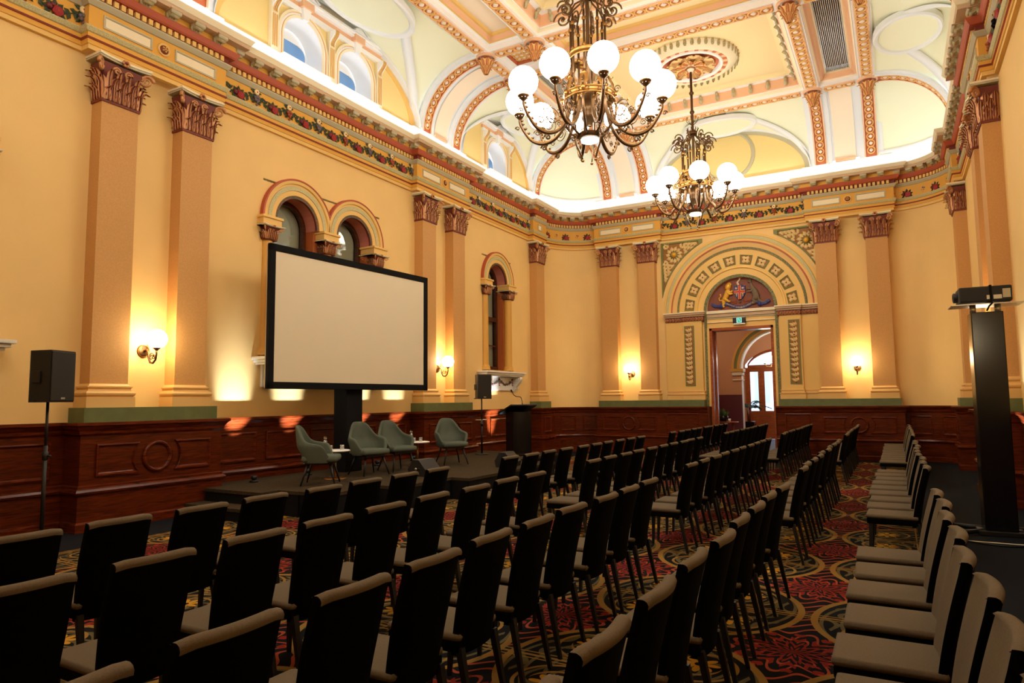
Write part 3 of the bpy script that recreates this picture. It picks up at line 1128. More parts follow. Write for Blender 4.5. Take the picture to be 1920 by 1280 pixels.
def console_shelf(root, w, span, M, has_swag=True):
    mb = MB()
    mb.box(0, .36, -w, w, 2.47, 2.52, M_MARBLE, bev=.012)
    mb.box(0, .32, -w + .04, w - .04, 2.42, 2.47, M_MARBLE, bev=.015)
    mb.box(0, .27, -w + .09, w - .09, 2.38, 2.42, M_MARBLE, bev=.01)
    mb.box(0, .05, -w + .2, w - .2, 1.98, 2.38, M_MARBLE, bev=.012)
    sh = mb.build('marble_shelf', root, M)
    mb = MB()
    poly = []
    n = 14
    for i in range(n + 1):
        t = i / n
        poly.append((.06 + .20 * (1 - t) ** .7 + .035 * sin(t * PI * 2), 2.38 - .42 * t))
    k = len(poly)
    for s in (-1,):
        vs = [(x, -.07, z) for x, z in poly] + [(x, .07, z) for x, z in poly] + [(0, -.07, 2.38), (0, .07, 2.38), (0, -.07, 1.96), (0, .07, 1.96)]
        fs = [(i, i + 1, k + i + 1, k + i) for i in range(k - 1)]
        fs += [[2 * k] + list(range(k)) + [2 * k + 2], [2 * k + 1] + [k + i for i in range(k)] + [2 * k + 3], (k - 1, 2 * k - 1, 2 * k + 3, 2 * k + 2)]
        mb.add(vs, fs, M_MARBLE)
    for y in (-.072, .072):
        mb.tube([(.17 + x, y, 2.30 + z) for x, z in spiral(.06, 1.5)], .012, M_MARBLE, 5)
        mb.tube([(.10 + x * .6, y, 2.02 + z * .6) for x, z in spiral(.06, 1.5)], .010, M_MARBLE, 5)
    me = mb.mesh('scroll_bracket')
    for s in (-1, 1):
        inst('scroll_bracket', me, root, M @ T((.04, s * span, 0)))
    if has_swag:
        g = MB()
        rr = random.Random(11)
        nn = max(2, round(span * 2 / .7))
        ww = (span * 2 - .2) / nn
        for q in range(nn):
            c = -span + .1 + ww * (q + .5)
            for i in range(17):
                t = -1 + i / 8
                y, z = c + t * ww / 2, 2.30 - .14 * (1 - t * t)
                if i % 2 == 0:
                    g.sphere((.065, y, z), .026, M_ROSE if i % 4 == 0 else M_GRAPE, 6, 4)
                for e in (-1, 1):
                    an = rr.uniform(0, 2 * PI)
                    leaf(g, (.056, y, z), (cos(an), sin(an)), .065, .035, M_LEAF, .012)
            for e in (-1, 1):
                for i in range(3):
                    g.sphere((.062, c + e * ww / 2, 2.24 - .05 * i), .02, M_ROSE, 6, 4)
        g.build('painted_garland', root, M)

def arched_window(name, label, centres):
    c0 = sum(centres) / len(centres)
    root = thing(name, label, 'window', (XL, c0, 0), 0, kind='structure')
    for i, yc in enumerate(centres):
        M = T((0, yc - c0, 0))
        mb = MB()
        clip = None
        if len(centres) == 2:
            clip = (1, .8) if i == 1 else (-1, .8)
            clip = (-clip[0], .8)
        ring_sweep(mb, ARCHIVOLT, ARCH_M, 0, WIN_ZS, None, 36, clip)
        mb.build('archivolt', root, M)
        inst('window_reveal', me_reveal, root, M)
        s = inst('window_sash', me_sash, root, M)
        inst('window_pane', me_pane, s)
        inst('blind_with_light_box', me_blind, root, M)
    cols = sorted({round(y - c0 + s * (.67 if len(centres) == 1 else (.70 if (s < 0) == (i == 0) else .80)), 3) for i, y in enumerate(centres) for s in (-1, 1)})
    for y in cols:
        c = inst('column', me_col, root, T((-.03, y, WIN_Z0)))
        inst('capital', me_colcap, c, T((0, 0, 2.12)))
        inst('impost_block', me_impost, c, T((0, 0, 2.40)))
    if len(centres) == 2:
        console_shelf(root, 1.80, 1.45, Matrix())
    else:
        console_shelf(root, 1.12, .86, Matrix())
    return root
arched_window('window_1', 'twin arched window with yellow columns behind the projection screen', [9.2, 10.8])
arched_window('window_2', 'single arched window with yellow columns above the speaker near the lectern', [16.80])
arched_window('window_3', 'single arched window whose marble shelf end shows beside the speaker by the wainscot', [3.22])

# ------------------------------------------------------------------ doorcase of the end wall
door = thing('door_1', 'tall doorway in an arched, carved and coloured surround with a coat of arms above', 'doorway', (DXC, YF, 0), -PI / 2, kind='structure')
ZI = 4.36                                        # springing line of the big arch
mb = MB()
DP = [(2.33, 0), (2.33, .05), (2.26, .06), (2.25, .05), (2.24, .075), (2.16, .085), (2.13, .07), (2.08, .07), (2.07, .09), (2.04, .09), (2.03, .05), (1.90, .035), (1.885, .06), (1.83, .06), (1.82, .03), (1.72, .03)]
DM = [M_OCH2, M_OCH2, M_OCH2, M_BAND, M_BAND, M_OCH2, M_OCH2, M_RED, M_RED, M_PILB, M_PILB, M_GDOT, M_GDOT, M_OCH2, M_OCH2]
ring_sweep(mb, DP, DM, 0, ZI, None, 56)
mb.build('outer_archivolt', door)
mb = MB()
ring_sweep(mb, [(1.72, .03), (1.33, .03), (1.31, .05), (1.27, .05), (1.25, .012), (1.07, .012)], [M_OCH2, M_OCH2, M_OCH2, M_OCH2, M_OCH2], 0, ZI, None, 56)
mb.build('panel_band', door)
mb = MB()
ring_sweep(mb, [(1.075, .005), (1.075, .028), (.99, .028), (.99, -.14)], [M_GDOT, M_GDOT, M_CREAM], 0, ZI, None, 40)
for s in (-1, 1):
    y0, y1 = sorted((s * 1.07, s * .995))
    mb.box(-.05, .028, y0, y1, 0.0, ZI, M_GDOT)
    y0, y1 = sorted((s * .995, s * .93))
    mb.box(-.05, .02, y0, y1, 1.45, ZI - .5, M_OCH2)
mb.build('dotted_border', door)

def curl_leaf(mb, p, ang, l, w, m, x=.02):
    n = 5
    P = []
    for i in range(n + 1):
        t = i / n
        a = ang + t * .9
        r = l * t
        cy, cz = p[0] + r * cos(ang + t * .35), p[1] + r * sin(ang + t * .35)
        ww = w * (sin(PI * min(1, t * .9 + .12))) * (1 + .3 * cos(t * 4 * PI)) / 2
        ny, nz = -sin(a), cos(a)
        P.append([(x * .2, cy - ny * ww, cz - nz * ww), (x, cy, cz), (x * .2, cy + ny * ww, cz + nz * ww)])
    mb.grid(P, m, True)

# coffers round the arch: ten carved little panels
def voussoir_panel():
    mb = MB()
    a = PI / 10 * .36
    ro, ri = 1.665, 1.375
    q = [(ro * math.sin(-a), ro * math.cos(a)), (ro * math.sin(a), ro * math.cos(a)), (ri * math.sin(a), ri * math.cos(a)), (ri * math.sin(-a), ri * math.cos(a))]
    c = (0, sum(p[1] for p in q) / 4)
    def sh(k): return [((p[0] - c[0]) * k + c[0], (p[1] - c[1]) * k + c[1]) for p in q]
    lv = [(1, .028), (1, .050), (.88, .056), (.80, .036)]
    rows = [[(x, y, z) for y, z in sh(k)] for k, x in lv]
    for i in range(3):
        mb.add(rows[i] + rows[i + 1], [(j, (j + 1) % 4, 4 + (j + 1) % 4, 4 + j) for j in range(4)], M_GFRAME)
    mb.add(rows[-1], [(0, 1, 2, 3)], M_RELB)
    for i in range(4):
        a2 = PI / 4 + i * PI / 2
        l = MB()
        curl_leaf(l, (c[0] + .02 * cos(a2), c[1] + .02 * sin(a2)), a2, .125, .10, M_BUFF, .035)
        mb.merge(l, T((.036, 0, 0)))
        l = MB()
        curl_leaf(l, (c[0], c[1]), a2 + PI / 4, .09, .07, M_BUFF, .025)
        mb.merge(l, T((.036, 0, 0)))
    mb.sphere((.055, c[0], c[1]), .024, M_CAPR, 7, 5)
    return mb.mesh('carved_panel')
me_vp = voussoir_panel()
for i in range(10):
    inst('carved_panel', me_vp, door, T((0, 0, ZI)) @ RX(-(-PI / 2 + PI * (i + .5) / 10)))

# spandrels with scrolling leaves round a gilt boss
def spandrel(s):
    mb = MB()
    Rs = 2.42
    y0 = 2.36
    top = 6.66
    pts = []
    n = 16
    t_a = math.acos(min(1, y0 / Rs)) if y0 < Rs else 0
    zt = top - ZI
    t_b = math.asin(min(1, zt / Rs)) if zt < Rs else PI / 2 - .2
    t_b = min(t_b, math.acos(1.05 / Rs))
    cur = [(Rs * cos(t_a + (t_b - t_a) * i / n), Rs * sin(t_a + (t_b - t_a) * i / n)) for i in range(n + 1)]
    poly = cur + [(cur[-1][0], zt), (y0, zt)] if cur[-1][1] < zt - .01 else cur + [(y0, zt)]
    cx, cz = y0 - .42, zt - .42
    def sh(k): return [((p[0] - cx) * k + cx, (p[1] - cz) * k + cz) for p in poly]
    lv = [(1, 0), (1, .045), (.88, .05), (.85, .015)]
    k = len(poly)
    rows = [[(x, s * y, ZI + z) for y, z in sh(q)] for q, x in lv]
    for i in range(3):
        mb.add(rows[i] + rows[i + 1], [(j, (j + 1) % k, k + (j + 1) % k, k + j) for j in range(k)], M_GFRAME)
    mb.add(rows[-1], [list(range(k))], M_RELB)
    l = MB()
    for i in range(11):
        a = 2 * PI * i / 11
        curl_leaf(l, (cx + .12 * cos(a), cz + .12 * sin(a)), a, .17, .11, M_BUFF, .05)
    inn = sh(.86)
    def inside(p):
        r = False
        for i in range(len(inn)):
            (xa, ya), (xb, yb) = inn[i], inn[i - 1]
            if (ya > p[1]) != (yb > p[1]) and p[0] < (xb - xa) * (p[1] - ya) / (yb - ya) + xa:
                r = not r
        return r
    gq = .105
    for i in range(14):
        for j in range(16):
            p = (y0 - .10 - i * gq, zt - .09 - j * gq)
            d = math.hypot(p[0] - cx, p[1] - cz)
            if d < .27 or not inside(p):
                continue
            a = math.atan2(p[1] - cz, p[0] - cx)
            for e in (-.75, .75):
                L = .15
                q = (p[0] + L * .8 * cos(a + e), p[1] + L * .8 * sin(a + e))
                if inside(q):
                    curl_leaf(l, p, a + e, L, .085, M_BUFF, .045)
    vs = [(x + .015, s * y, ZI + z) for x, y, z in l.v]
    mb.add(vs, l.f, M_BUFF, True)
    mb.lathe([(.15, .02), (.14, .05), (.10, .04), (.085, .06)], 18, M_RELG, T((0, s * cx, ZI + cz)) @ RY(PI / 2))
    mb.sphere((.06, s * cx, ZI + cz), .085, M_LION, 12, 8)
    mb.build('spandrel_panel', door)
spandrel(-1)
spandrel(1)

# piers, imposts and carved leaf strips
for s in (-1, 1):
    mb = MB()
    y0, y1 = sorted((s * 2.26, s * 1.70))
    mb.box(0, .08, y0, y1, 1.655, 4.08, M_OCH2)
    y0, y1 = sorted((s * 1.70, s * 1.12))
    mb.box(0, .15, y0, y1, 1.655, 4.08, M_OCH2)
    for z0, z1, e, m in ((1.655, 1.81, .05, M_PILB), (1.81, 1.84, .07, M_PILB), (1.84, 1.90, .03, M_PILB), (1.90, 1.93, .04, M_PILB)):
        y0, y1 = sorted((s * 2.26, s * (1.70 + e * .5)))
        mb.box(0, .08 + e, y0, y1, z0, z1, m, bev=.01)
        y0, y1 = sorted((s * (1.70 + e), s * (1.12 - e)))
        mb.box(0, .15 + e, y0, y1, z0, z1, m, bev=.01)
    mb.build('pier', door)
    mb = MB()
    for (ya, yb, d) in ((2.26, 1.70, .08), (1.70, 1.06, .15)):
        y0, y1 = sorted((s * ya, s * yb))
        mb.box(0, d + .02, y0, y1, 4.08, 4.22, M_CAPR)
        mb.box(0, d + .05, y0 - .02, y1 + .02, 4.22, 4.27, M_TAUPE, bev=.01)
        mb.box(0, d + .09, y0 - .04, y1 + .04, 4.27, 4.33, M_TAUPE, bev=.015)
        mb.box(0, d + .12, y0 - .05, y1 + .05, 4.33, 4.37, M_CREAM, bev=.01)
        n = int((y1 - y0) / .09)
        for i in range(n):
            y = y0 + (y1 - y0) * (i + .5) / n
            acanthus(mb, .085, .125, .02, M_CAPG, T((d + .015, y, 4.09)))
    mb.build('impost', door)
    mb = MB()
    yc = s * 1.51
    mb.box(.145, .165, yc - .155, yc + .155, 2.08, 3.94, M_GFRAME)
    mb.box(.15, .170, yc - .12, yc + .12, 2.115, 3.905, M_RELB)
    l = MB()
    for i in range(12):
        z = 2.15 + i * .145
        for e in (-1, 1):
            curl_leaf(l, (e * .012, z), PI / 2 - e * .62, .15, .075, M_BUFF, .035)
        curl_leaf(l, (0, z), PI / 2 - .17, .14, .06, M_BUFF, .04)
    mb.add([(x + .17, yc + y, z) for x, y, z in l.v], l.f, M_BUFF, True)
    mb.tube([(.18, yc, 2.12), (.18, yc, 3.90)], .012, M_CAPR, 5)
    for z in (2.55, 3.02, 3.5):
        mb.sphere((.19, yc, z), .026, M_CAPR, 6, 5)
    mb.build('carved_leaf_strip', door)

# tympanum, transom and timber frame
mb = MB()
n = 32
pts = [(-.12, 1.0 * cos(PI * i / n), ZI + 1.0 * sin(PI * i / n)) for i in range(n + 1)]
mb.add(pts, [list(range(n + 1))], M_TYMP)
tymp = mb.build('tympanum', door)
mb = MB()
for z0, z1, d, m in ((4.28, 4.37, .02, M_CREAM), (4.24, 4.28, -.02, M_TAUPE), (4.17, 4.24, .0, M_TAUPE), (4.12, 4.17, -.03, M_GREY), (4.03, 4.12, -.05, M_OCH2), (4.0, 4.03, .01, M_CREAM), (3.80, 4.0, -.03, M_OCH2)):
    mb.box(-.16, d, -1.0, 1.0, z0, z1, m, bev=.008)
mb.build('transom', door)
mb = MB()
for s in (-1, 1):
    y0, y1 = sorted((s * .93, s * .85))
    mb.box(-.42, .02, y0, y1, 0, DZ + .02, M_DOORW, bev=.01)
    y0, y1 = sorted((s * .85, s * .81))
    mb.box(-.42, -.30, y0, y1, 0, DZ - .06, M_DOORW)
mb.box(-.42, .02, -.93, .93, DZ - .07, DZ + .02, M_DOORW, bev=.01)
mb.build('door_frame', door)

# coat of arms in relief
arms = thing('coat_of_arms', 'relief coat of arms with lion, kangaroo, blue shield and motto ribbon in the arch', 'coat of arms', (DXC, YF + .115, ZI + .075), -PI / 2)
mb = MB()
sh = [(-.17, .66), (0, .68), (.17, .66), (.175, .50), (.15, .38), (.09, .28), (0, .22), (-.09, .28), (-.15, .38), (-.175, .50)]
k = len(sh)
mb.add([(0, y, z) for y, z in sh] + [(.05, y * .95, .45 + (z - .45) * .95) for y, z in sh], [[k + i for i in range(k)]] + [(i, (i + 1) % k, k + (i + 1) % k, k + i) for i in range(k)], M_BLUE)
shield = mb.build('shield', arms)
mb = MB()
for w, x, m in ((.042, .056, M_LION), (.028, .062, M_HRED)):
    mb.box(.03, x, -w, w, .245, .665, m)
    mb.box(.03, x + .001, -.165, .165, .475 - w, .475 + w, m)
mb.build('cross', shield)
mb = MB()
mb.sphere((.055, -.10, .585), .030, M_DAISY, 8, 5)
mb.box(.05, .06, -.125, -.075, .555, .57, M_DAISY)
mb.sphere((.055, .10, .585), .030, M_FLESH, 8, 5, sc3=(.6, 1.3, .8))
mb.box(.05, .06, .075, .085, .55, .58, M_FLESH)
mb.box(.05, .06, .115, .125, .55, .58, M_FLESH)
mb.sphere((.055, -.09, .40), .024, M_FLESH, 8, 5)
mb.box(.05, .06, -.10, -.08, .34, .39, M_FLESH)
mb.box(.05, .06, .08, .10, .33, .41, M_LION)
mb.box(.05, .06, .065, .115, .40, .42, M_LION)
mb.build('charges', shield)
def limb(mb, pts, rs, m, x=.03, flat=.5):
    t = MB()
    P, Rr = [], []
    for i in range(len(pts) - 1):
        for q in range(4):
            f = q / 4
            P.append((0, pts[i][0] * (1 - f) + pts[i + 1][0] * f, pts[i][1] * (1 - f) + pts[i + 1][1] * f))
            Rr.append(rs[i] * (1 - f) + rs[i + 1] * f)
    P.append((0, *pts[-1])); Rr.append(rs[-1])
    t.tube(P, Rr, m, 8)
    mb.merge(t, T((x, 0, 0)) @ SC(flat, 1, 1))
mb = MB()                                         # rampant lion
limb(mb, [(-.50, .13), (-.46, .27), (-.40, .38), (-.36, .50), (-.34, .58)], [.035, .075, .085, .085, .06], M_LION)
limb(mb, [(-.36, .58), (-.34, .66), (-.30, .72), (-.24, .70)], [.075, .095, .08, .04], M_LION)
for i in range(10):
    a = .6 + i * .5
    limb(mb, [(-.345 + .05 * cos(a), .65 + .06 * sin(a)), (-.345 + .125 * cos(a + .4), .65 + .125 * sin(a + .4))], [.03, .012], M_RUST, .035)
limb(mb, [(-.36, .52), (-.27, .48), (-.20, .52)], [.045, .035, .028], M_LION, .05)
limb(mb, [(-.37, .48), (-.28, .42), (-.20, .44)], [.04, .032, .026], M_LION, .06)
limb(mb, [(-.46, .30), (-.38, .24), (-.33, .20), (-.28, .21)], [.07, .045, .03, .028], M_LION, .05)
limb(mb, [(-.50, .25), (-.49, .14), (-.52, .06), (-.46, .05)], [.06, .04, .03, .028], M_LION, .04)
limb(mb, [(-.53, .26), (-.60, .24), (-.62, .32), (-.56, .38), (-.58, .45)], [.018, .016, .016, .016, .028], M_LION, .03)
mb.build('lion', arms)
mb = MB()                                         # kangaroo
limb(mb, [(.44, .18), (.47, .30), (.44, .42), (.38, .54), (.345, .64), (.33, .72)], [.07, .105, .10, .075, .045, .036], M_ROO)
limb(mb, [(.34, .74), (.30, .775), (.25, .76), (.235, .75)], [.038, .044, .028, .016], M_ROO)
limb(mb, [(.325, .79), (.35, .85), (.36, .89)], [.014, .02, .008], M_ROO)
limb(mb, [(.30, .80), (.31, .86), (.312, .89)], [.014, .018, .008], M_ROO, .05)
limb(mb, [(.37, .58), (.29, .535), (.235, .56), (.20, .53)], [.036, .022, .018, .016], M_ROO, .05)
limb(mb, [(.40, .52), (.32, .46), (.26, .47), (.20, .45)], [.036, .022, .018, .016], M_ROO, .06)
limb(mb, [(.47, .28), (.39, .20), (.43, .10), (.32, .075)], [.10, .055, .026, .022], M_ROO, .05)
limb(mb, [(.50, .26), (.56, .16), (.66, .12), (.76, .14), (.84, .20)], [.07, .045, .032, .024, .012], M_ROO, .03)
mb.build('kangaroo', arms)
mb = MB()                                         # raised arm with a pickaxe
limb(mb, [(-.03, .68), (-.06, .77), (.0, .83), (.02, .90)], [.035, .03, .026, .022], M_FLESH)
limb(mb, [(-.02, .89), (.06, .93)], [.012, .012], M_LION, .06)
limb(mb, [(.02, .97), (.06, .94), (.075, .88)], [.006, .018, .006], M_LION, .06)
mb.box(.01, .04, -.10, .09, .665, .69, M_BLUE, bev=.008)
mb.build('crest', arms)
mb = MB()
for e in (-1, 1):
    for i in range(4):
        limb(mb, [(e * .10, .16 + .02 * i), (e * (.22 + .03 * i), .12 + .03 * i), (e * (.30 + .02 * i), .13 + .04 * i)], [.008, .01, .004], M_RUST, .02)
mb.sphere((.03, 0, .17), .035, M_ROO, 8, 5)
mb.build('foliage', arms)
def rib_y(t): return .075 + .055 * cos(t * PI * 1.05) * (-1)
mb = MB()
N = 28
def rz(y): return .10 - .085 * cos(min(1, abs(y) / .56) * PI) + (-.02)
P = [[(.03 + .01 * sin(i), -.50 + i / N, rz(-.50 + i / N) - .055), (.03 + .01 * sin(i), -.50 + i / N, rz(-.50 + i / N) + .055)] for i in range(N + 1)]
P0 = [[(x + .012, y, z - .012 if j == 0 else z + .012) for j, (x, y, z) in enumerate(r)] for r in P]
mb.grid(P, M_BLUE)
mb.grid([[(0, r[0][1], r[0][2]), r[0]] for r in P], M_BLUE)
mb.grid([[(0, r[1][1], r[1][2]), r[1]] for r in P], M_BLUE)
for e in (-1, 1):
    for (y, z, l, a) in ((.52, .13, .16, -.5), (.60, .05, .15, .5), (.70, .08, .16, .1), (.80, .13, .12, .7)):
        c, s2 = cos(a), sin(a)
        mb.box(.005, .045, -l / 2, l / 2, -.045, .045, M_BLUE, T((0, e * y, z)) @ RX(e * a), bev=.02)
    mb.sphere((.03, e * .56, .06), .065, M_BLUE, 8, 6, sc3=(.6, 1, 1))
ribbon = mb.build('motto_ribbon', arms)
def text_mesh(txt, size, ext, m):
    cu = bpy.data.curves.new('lettering', 'FONT')
    cu.body = txt
    cu.size = size
    cu.extrude = ext
    cu.align_x = 'CENTER'
    cu.align_y = 'CENTER'
    cu.resolution_u = 2
    o = bpy.data.objects.new('lettering', cu)
    COL.objects.link(o)
    dg = bpy.context.evaluated_depsgraph_get()
    me = bpy.data.meshes.new_from_object(o.evaluated_get(dg))
    bpy.data.objects.remove(o, do_unlink=True)
    bpy.data.curves.remove(cu)
    me.materials.clear()
    me.materials.append(m)
    return me
me_t = text_mesh('UT PROSINT OMNIBUS CONJUNCTI', .066, .004, M_LETTER)
for v in me_t.vertices:
    y, z = v.co.x * .93, v.co.y
    v.co = Vector((.05 + v.co.z, y, rz(y) + z))
inst('motto', me_t, ribbon)

# exit sign under the arms
ex = thing('exit_sign', 'small black and green running man exit sign over the doorway', 'sign', (DXC - .02, YF - .02, 4.03), -PI / 2)
mb = MB()
mb.box(-.02, .05, -.19, .19, -.085, .085, M_BLKG, bev=.008)
mb.box(-.02, .045, -.17, .17, -.125, -.087, M_WHITE, bev=.008)
mb.build('case', ex)
M_XG = glow('exit_green', (0.01, 0.55, 0.34), 0.30)
M_XW = glow('exit_white', (0.55, 1.0, 0.85), 0.42)
mb = MB()
mb.box(.05, .053, -.075, .075, -.075, .075, M_XW)
pic = mb.build('pictogram', ex)
mb = MB()
x = .055
mb.box(.053, x, -.05, .062, -.062, .062, M_XG)
mb.build('green_field', pic)
mb = MB()
def bar(p, q, w):
    d = Vector((q[0] - p[0], q[1] - p[1])); n = Vector((-d.y, d.x)).normalized() * w / 2
    mb.add([(.0565, p[0] + n.x, p[1] + n.y), (.0565, q[0] + n.x, q[1] + n.y), (.0565, q[0] - n.x, q[1] - n.y), (.0565, p[0] - n.x, p[1] - n.y)], [(0, 1, 2, 3)], M_XW)
mb.sphere((.0565, -.012, .045), .011, M_XW, 8, 5, sc3=(.2, 1, 1))
bar((-.008, .032), (.004, -.005), .016)
bar((-.006, .028), (-.03, .012), .008)
bar((-.006, .028), (.022, .012), .008)
bar((.004, -.005), (-.016, -.028), .010)
bar((-.016, -.028), (-.034, -.028), .009)
bar((.004, -.005), (.022, -.028), .010)
bar((.022, -.028), (.022, -.052), .009)
bar((.045, -.06), (.045, .06), .006)
mb.build('running_man', pic)
# ------------------------------------------------------------------ coved and coffered ceiling
ZB, ZT, ZC = 8.35, 9.86, 9.82
O0, O1 = 0.10, 1.76
ceil = thing('ceiling', 'bright coved plaster ceiling with guilloche beams, coffers and leafy pendants', 'ceiling', kind='structure')

# attic plinth above the cornice
mb = MB()
ATT = clean(outline(0.06, [(5.15, 7.26), (12.76, 14.89), (18.74, 19.50)], PEDS_F, [(5.15, 7.26), (12.76, 14.89), (18.74, 19.50)], PEDS_F))
sweep(mb, ATT, [(.02, 7.95), (.02, 8.14), (.05, 8.15), (.06, 8.20), (.03, 8.22), (.03, 8.27), (.09, 8.30), (.09, 8.345), (-.1, 8.36)], [M_WHITE] * 8)
mb.build('attic_plinth', ceil)

def cove_pt(phi, off=0.0):
    """point on the cove section; off pulls it in towards the room"""
    return (O1 - (O1 - O0 - off) * cos(phi), ZB + (ZT - ZB - off) * sin(phi))

# ring and rosette of the guilloche, lying in the plane z=0 and hanging down
mb = MB()
mb.lathe([(.135, 0), (.132, -.022), (.115, -.030), (.098, -.022), (.094, 0)], 16, M_GOLD)
mb.lathe([(.060, 0), (.055, -.018), (.03, -.03), (.02, -.024), (0, -.034)], 8, M_ROS, flute=(4, .10))
me_ros = mb.mesh('rosette')

def rib_mesh():
    mb = MB()
    n = 22
    secs = []
    for i in range(n + 1):
        ph = PI / 2 * i / n
        row = []
        for (w, off) in ((-.30, -.02), (-.30, .03), (-.17, .035), (-.165, .085), (-.13, .085), (-.125, .06), (.125, .06), (.13, .085), (.165, .085), (.17, .035), (.30, .03), (.30, -.02)):
            o, z = cove_pt(ph, off)
            row.append((o, w, z))
        secs.append(row)
    cols = [M_CBAND, M_CBAND, M_CBAND, M_PINK, M_TERRA, M_TERRA, M_TERRA, M_PINK, M_CBAND, M_CBAND, M_CBAND]
    for j in range(11):
        mb.grid([[r[j], r[j + 1]] for r in secs], cols[j], True)
    mb.box(0, .16, -.20, .20, 8.30, 8.40, M_WHITE, bev=.01)
    return mb.mesh('cove_rib')
me_rib = rib_mesh()
def rib(side, s):
    M = WM(side, s)
    if not (seen(M @ Vector((.4, 0, 9.2)), 250) or seen(M @ Vector((1.5, 0, 9.8)), 150)):
        return
    r = inst('cove_rib', me_rib, ceil, M)
    n = 11
    for i in range(n):
        ph = .06 + (PI / 2 - .16) * (i + .5) / n
        o, z = cove_pt(ph, .066)
        # local down axis of the rosette points to the centre of the cove
        inst('rosette', me_ros, r, T((o, 0, z)) @ RY(-(PI / 2 - ph) + 0) @ SC(.80))
for s in (A1, A2, B1, B2, CC):
    rib('left', s)
    rib('right', s)
for u in PU:
    rib('back', XC + u)

# panel of cove between the two ribs of a pair
mb = MB()
n = 16
for (w0, w1, m, off) in ((-.42, .42, M_CBAND, 0.0), (-.27, .27, M_PEACH, .016)):
    P = [[(cove_pt(.04 + (PI / 2 - .06) * i / n, off)[0], w, cove_pt(.04 + (PI / 2 - .06) * i / n, off)[1]) for w in (w0, w1)] for i in range(n + 1)]
    mb.grid(P, m, True)
mb.box(.04, .16, -.26, .26, 8.36, 8.44, M_PINK, bev=.01)
me_pairp = mb.mesh('cove_panel')
for side, c in pairs():
    inst('cove_panel', me_pairp, ceil, WM(side, c))

